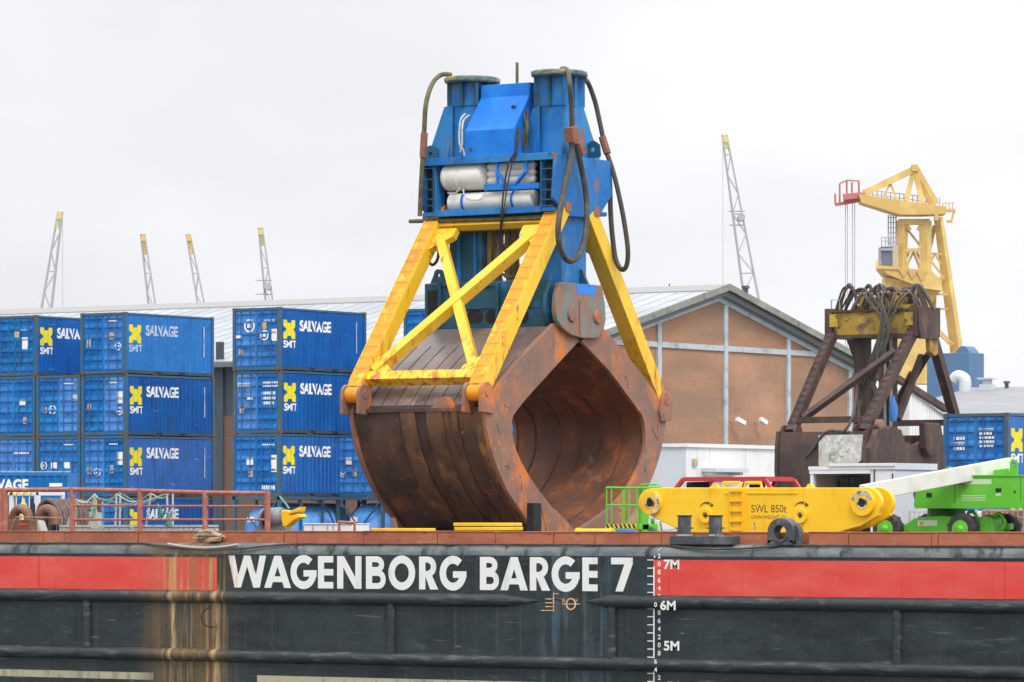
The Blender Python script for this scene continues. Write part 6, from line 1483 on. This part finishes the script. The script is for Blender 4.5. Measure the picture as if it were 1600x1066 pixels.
p = hY(1543, 606, ry_ - 1); v = MB().box((p.x - .38, p.y - .35, p.z - .5), (p.x + .38, p.y + .35, p.z + .2)).box((p.x - .22, p.y - .2, p.z + .2), (p.x + .22, p.y + .2, p.z + .5)).box((p.x - .5, p.y - .4, p.z + .5), (p.x + .5, p.y + .4, p.z + .6)).build('chimney', 'wgrey', sd)
p = hY(1573, 610, ry_ - .5); MB().cyl((p.x, p.y, p.z - .3), (p.x, p.y, p.z + .45), .12, n=10).cyl((p.x, p.y, p.z + .42), (p.x, p.y, p.z + .55), .2, n=10).build('flue', 'dark', sd)
p0 = hD(1515, 551, 15); bb_ = thing('blue_tower_block', 'plain blue tower building beside the yellow crane leg', 'building', (p0.x, p0.y, GZ))
xl = hD(1440, 551, 15); 
MB().box((hY(1448, 551, p0.y).x, p0.y, GZ), (p0.x, p0.y + 3.2, p0.z)).build('wall', 'bblock', bb_, bevel=.05)
MB().prism([(hY(1490, 551, p0.y).x, p0.z - .01), (hY(1512, 551, p0.y).x, p0.z - .01), (hY(1510, 551, p0.y).x, p0.z + .25), (hY(1504, 541, p0.y).x, p0.z + .7), (hY(1497, 541, p0.y).x, p0.z + .7), (hY(1491, 551, p0.y).x, p0.z + .25)], 'y', p0.y + .5, p0.y + 2.5).build('roof_house', 'bblock', bb_)

# ------------------------------------------------------------------ yellow portal crane, far
KS = 10.0; kc = thing('harbour_crane', 'big yellow harbour crane with red jib tip and triangular top frame', 'crane', tuple(hD(1450, 815, KS))[:2] + (GZ,))
RT = Vector((CA, SA, 0)); FW = Vector((-SA, CA, 0))
def K(px, py, d=0): return hD(px, py, KS) + FW * d
def kb(a, b, w, h=None, nm='girder', mat='crane', par=None, da=0, db=None): 
    return MB().beam(K(*a, da), K(*b, da if db is None else db), w, h or w).build(nm, mat, par or kc)
# tower legs (portal of two front legs) and rear leg
kb((1410, 345), (1405, 600), 1.25, 1.4, 'tower_leg'); kb((1446, 345), (1446, 600), 1.45, 1.4, 'tower_leg'); kb((1404, 347), (1452, 347), 1.4, .9, 'tower_head')
kb((1412, 391), (1443, 391), .5, .5, 'tower_tie')
for a, b in (((1417, 356), (1440, 385)), ((1428, 393), (1414, 424)), ((1428, 393), (1440, 424)), ((1422, 393), (1410, 418)), ((1433, 393), (1444, 418))): kb(a, b, .35, .35, 'brace', da=1)
for a, b in (((1416, 352), (1422, 360)), ((1440, 352), (1434, 360)), ((1416, 418), (1420, 422)), ((1440, 386), (1436, 390))): kb(a, b, .6, .6, 'haunch', da=0)
MB().beam(K(1469, 338, 3), K(1498, 548, 3), 1.1, 1.1, w1=1.6, h1=1.4).build('rear_leg', 'crane', kc)
MB().beam(K(1498, 548, 3), K(1502, 815, 3), 1.6, 1.4).build('rear_leg', 'crane', kc)
kb((1464, 350), (1455, 392), .6, .6, 'rear_brace', da=4); kb((1464, 457), (1462, 600), .45, .45, 'rear_post', da=4)
for a, b in (((1452, 395), (1474, 396)), ((1463, 396), (1453, 412)), ((1463, 396), (1472, 412)), ((1455, 405), (1476, 432)), ((1462, 434), (1478, 434)), ((1474, 437), (1464, 450)), ((1462, 459), (1482, 459)), ((1460, 482), (1484, 482)), ((1464, 516), (1488, 540)), ((1464, 510), (1492, 538))): kb(a, b, .32, .32, 'brace', da=2)
# turntable and machine deck
MB().add([K(*p, d) for d in (-3, 7) for p in ((1374, 418), (1452, 424), (1468, 440), (1470, 456), (1440, 452), (1384, 430))], [tuple(range(6)), tuple(range(11, 5, -1))] + [(i, (i + 1) % 6, 6 + (i + 1) % 6, 6 + i) for i in range(6)]).build('machine_deck', 'crane', kc)
MB().add([K(*p, d) for d in (-1, 5) for p in ((1382, 434), (1450, 446), (1466, 454), (1454, 478), (1454, 600), (1398, 600), (1396, 470), (1382, 452))], [tuple(range(8)), tuple(range(15, 7, -1))] + [(i, (i + 1) % 8, 8 + (i + 1) % 8, 8 + i) for i in range(8)]).build('slewing_column', 'crane', kc)
for i in range(3):
    x = 1402 + i * 14; kb((x, 422 + i * 1.2), (x + 7, 434 + i * 3), .16, .16, 'deck_truss', da=-3.2); kb((x + 7, 434 + i * 3), (x + 14, 423 + i * 1.2), .16, .16, 'deck_truss', da=-3.2)
# main girder (jib): tapered box, wide underside
gs = [K(*p, d) for d in (-2.5, 3) for p in ((1340, 305), (1476, 325), (1476, 336), (1440, 337), (1404, 337), (1344, 318))]
MB().add(gs, [tuple(range(6)), tuple(range(11, 5, -1))] + [(i, (i + 1) % 6, 6 + (i + 1) % 6, 6 + i) for i in range(6)]).build('main_jib', 'crane', kc)
kb((1350, 302), (1430, 264), 1.1, 1.0, 'upper_chord'); kb((1431, 262), (1463, 318), .8, .8, 'back_stay'); kb((1428, 266), (1416, 314), .7, .7, 'mast_leg'); kb((1430, 266), (1446, 338), .8, .8, 'mast_leg'); kb((1424, 263), (1434, 263), 1.5, 1.0, 'mast_head')
kb((1391, 287), (1380, 308), .3, .3, 'stay_rod'); kb((1391, 287), (1402, 313), .3, .3, 'stay_rod'); kb((1436, 275), (1458, 322), .6, .6, 'back_stay', da=2)
# red tip
kb((1318, 311), (1352, 308), 1.2, 1.3, 'jib_tip', 'cranered'); kb((1305, 320), (1340, 314), .8, .5, 'tip_platform', 'cranered')
MB().beam(K(1317, 309, -1), K(1346, 306, -1), 1.5, .9).build('sheave_housing', 'cranered', kc)
for a, b in (((1312, 316), (1312, 287)), ((1323, 306), (1323, 282)), ((1331, 306), (1331, 285)), ((1342, 306), (1342, 283)), ((1312, 287), (1323, 282)), ((1323, 282), (1342, 283)), ((1305, 320), (1305, 303))): kb(a, b, .22, .22, 'tip_frame', 'cranered')
# hoist ropes
for px, y1 in ((1321, 450), (1324, 450), (1332, 448), (1335.5, 448)): MB().cyl(K(px, 318, 0), K(px, 790, 0), .07, n=5).build('hoist_rope', 'cranet', kc)
# handrails
m = MB()
for px in range(1352, 1472, 7): m.beam(K(px, 305 + (px - 1352) * .16, 3), K(px, 294 + (px - 1352) * .12, 3), .12)
m.beam(K(1352, 294, 3), K(1471, 308, 3), .12); m.beam(K(1352, 300, 3), K(1471, 316, 3), .10); m.build('handrail', 'cranet', kc)
m = MB()
for px in range(1472, 1492, 5): m.beam(K(px, 330, -1), K(px, 318, -1), .12)
m.beam(K(1472, 318, -1), K(1491, 318, -1), .12); m.beam(K(1472, 330, -1), K(1492, 330, -1), .5, .5); m.beam(K(1490, 330, -1), K(1486, 345, -1), .3); m.beam(K(1478, 347, -1), K(1487, 347, -1), .4); m.build('rear_platform', 'crane', kc)
MB().beam(K(1458, 341, -2), K(1464, 341, -2), 1.4, 1.0).build('winch_box', 'crane', kc)
m = MB()
for px in (1388, 1392, 1396, 1400): m.beam(K(px, 336, 0), K(px, 384, 0), .15)
for py in range(340, 384, 8): m.beam(K(1388, py, 0), K(1400, py, 0), .12)
m.build('stair_tower', 'cranet', kc)
MB().add([K(*p, d) for d in (-3, 2) for p in ((1374, 387), (1396, 387), (1396, 419), (1374, 419))], [(0, 1, 2, 3), (7, 6, 5, 4), (0, 4, 5, 1), (1, 5, 6, 2), (2, 6, 7, 3), (3, 7, 4, 0)]).build('operator_cabin', 'cabin', kc)
MB().add([K(*p, d) for d in (-3.1, 2.1) for p in ((1392, 385), (1401, 385), (1401, 419), (1392, 419))], [(0, 1, 2, 3), (7, 6, 5, 4), (0, 4, 5, 1), (1, 5, 6, 2), (2, 6, 7, 3), (3, 7, 4, 0)]).build('cabin_rear', 'beige', kc)
m = MB()
for px in (1375, 1381, 1387, 1393, 1399): m.beam(K(px, 386, -3), K(px, 373, -3), .13)
for py in (373, 379): m.beam(K(1375, py, -3), K(1399, py, -3), .13)
m.build('cabin_rail', 'cranet', kc)
m = MB(); m.beam(K(1366, 419, -3), K(1404, 421, -3), .5, .5)
for px in (1367, 1370, 1374): m.beam(K(px, 419, -3), K(px, 409, -3), .12)
m.build('cabin_platform', 'crane', kc)
kb((1374, 392), (1392, 392), .3, .3, 'window_bar', 'cranet', da=-3.2)

# ------------------------------------------------------------------ lattice boom cranes, far
def lattice_crane(label, tip, base, s, w0, w1, tipmat, head=28, cab=None, mast='cranet', rope=None):
    a = hD(*base, s); b = hD(*tip, s); d = (b - a).normalized(); 
    t0 = (a.z - GZ - 3) / d.z; g0 = a - d * t0
    t = thing('lattice_boom_crane', label, 'crane', (g0.x, g0.y, GZ), 'lattice boom cranes on the skyline')
    k = 1 / s; wt = w1 * k; n = max(14, int((b - g0).length / 2.6))
    wbase = w0 * k * (1 + t0 / max(1, (b - a).length) * .15)
    def C(i, q, r):
        u = i / n; w_ = wbase * (1 - u) + wt * u
        return g0.lerp(b, u) + RT * (q * w_ / 2) + FW * (r * w_ / 2)
    m = MB(); cr = .10
    nn = n
    for q, r in ((-1, -1), (1, -1), (1, 1), (-1, 1)): m.beam(C(0, q, r), C(nn, q, r), cr * 1.7, cr * 1.7)
    for i in range(nn):
        sg_ = 1 if i % 2 else -1
        for r in (-1, 1): m.beam(C(i, -sg_, r), C(i + 1, sg_, r), cr * .8)
        for q in (-1, 1): m.beam(C(i, q, -sg_), C(i + 1, q, sg_), cr * .8)
        if i % 3 == 0:
            for r in (-1, 1): m.beam(C(i, -1, r), C(i, 1, r), cr * .8)
    m.build('lattice_boom', mast, t)
    hp = b - d * (head * k)
    tp = MB().beam(hp - d * 0, b, wt * 1.2, wt * 1.2, w1=wt * .8, h1=wt * .8); tp.build('boom_tip', tipmat, t)
    MB().cyl(b - FW * .4 - d * .6, b + FW * .4 - d * .6, wt * .75, n=12).build('tip_sheave', tipmat, t)
    if cab: p = hD(*cab, s); MB().lathe(p - FW, p + FW, [(0, .5), (1, .5)], 12).build('boom_cabin', 'cranet', t); MB().beam(p - RT * 1.6 + Vector((0, 0, .8)), p + RT * .5 + Vector((0, 0, .8)), .14).beam(p - RT * 1.6 - Vector((0, 0, 1.0)), p + RT * .5 - Vector((0, 0, 1.0)), .14).build('catwalk', 'cranet', t)
    if rope: MB().cyl(hD(rope[0], rope[1], s), hD(rope[0] + .3, 800, s), .035, n=5).build('hoist_rope', 'cranet', t)
    MB().box((g0.x - 4, g0.y - 3, GZ), (g0.x + 4, g0.y + 3, g0.z + .5)).build('crane_house', 'crane', t)
lattice_crane('grey lattice crane boom with yellow tip leaning right at the far left', (94, 331), (72, 485), 12, 26, 7, 'cranetip', 26, rope=(98, 345))
lattice_crane('slim lattice crane boom with orange tip, left one of the close pair', (223, 366), (238, 480), 12, 17, 6, 'cranetipo', 32)
lattice_crane('slim lattice crane boom with orange tip, right one of the close pair', (294, 366), (315, 480), 12, 17, 6, 'cranetipo', 32)
lattice_crane('slim lattice crane boom above the container stack right of the dark gap', (407, 356), (421, 475), 12, 19, 6, 'cranetip', 28, cab=(419, 448))
lattice_crane('tall lattice crane boom with a small cabin behind the brick gable', (1132, 211), (1173, 460), 12, 36, 7, 'cranetip', 22, cab=(1158, 340), rope=(1129.5, 225))

# ------------------------------------------------------------------ damp air
hz = bpy.data.materials.new('haze'); hz.use_nodes = True; t = hz.node_tree; t.nodes.clear()
o_ = t.nodes.new('ShaderNodeOutputMaterial'); v = t.nodes.new('ShaderNodeVolumePrincipled'); t.links.new(v.outputs[0], o_.inputs['Volume'])
v.inputs['Density'].default_value = .00004; v.inputs['Color'].default_value = (.93, .94, .96, 1); v.inputs['Anisotropy'].default_value = .1
M['hz'] = hz
tag(MB().box((-1900, -230, -10.2), (600, 2200, 95)).build('haze', 'hz', loc=(0, 0, 0)), kind='stuff')
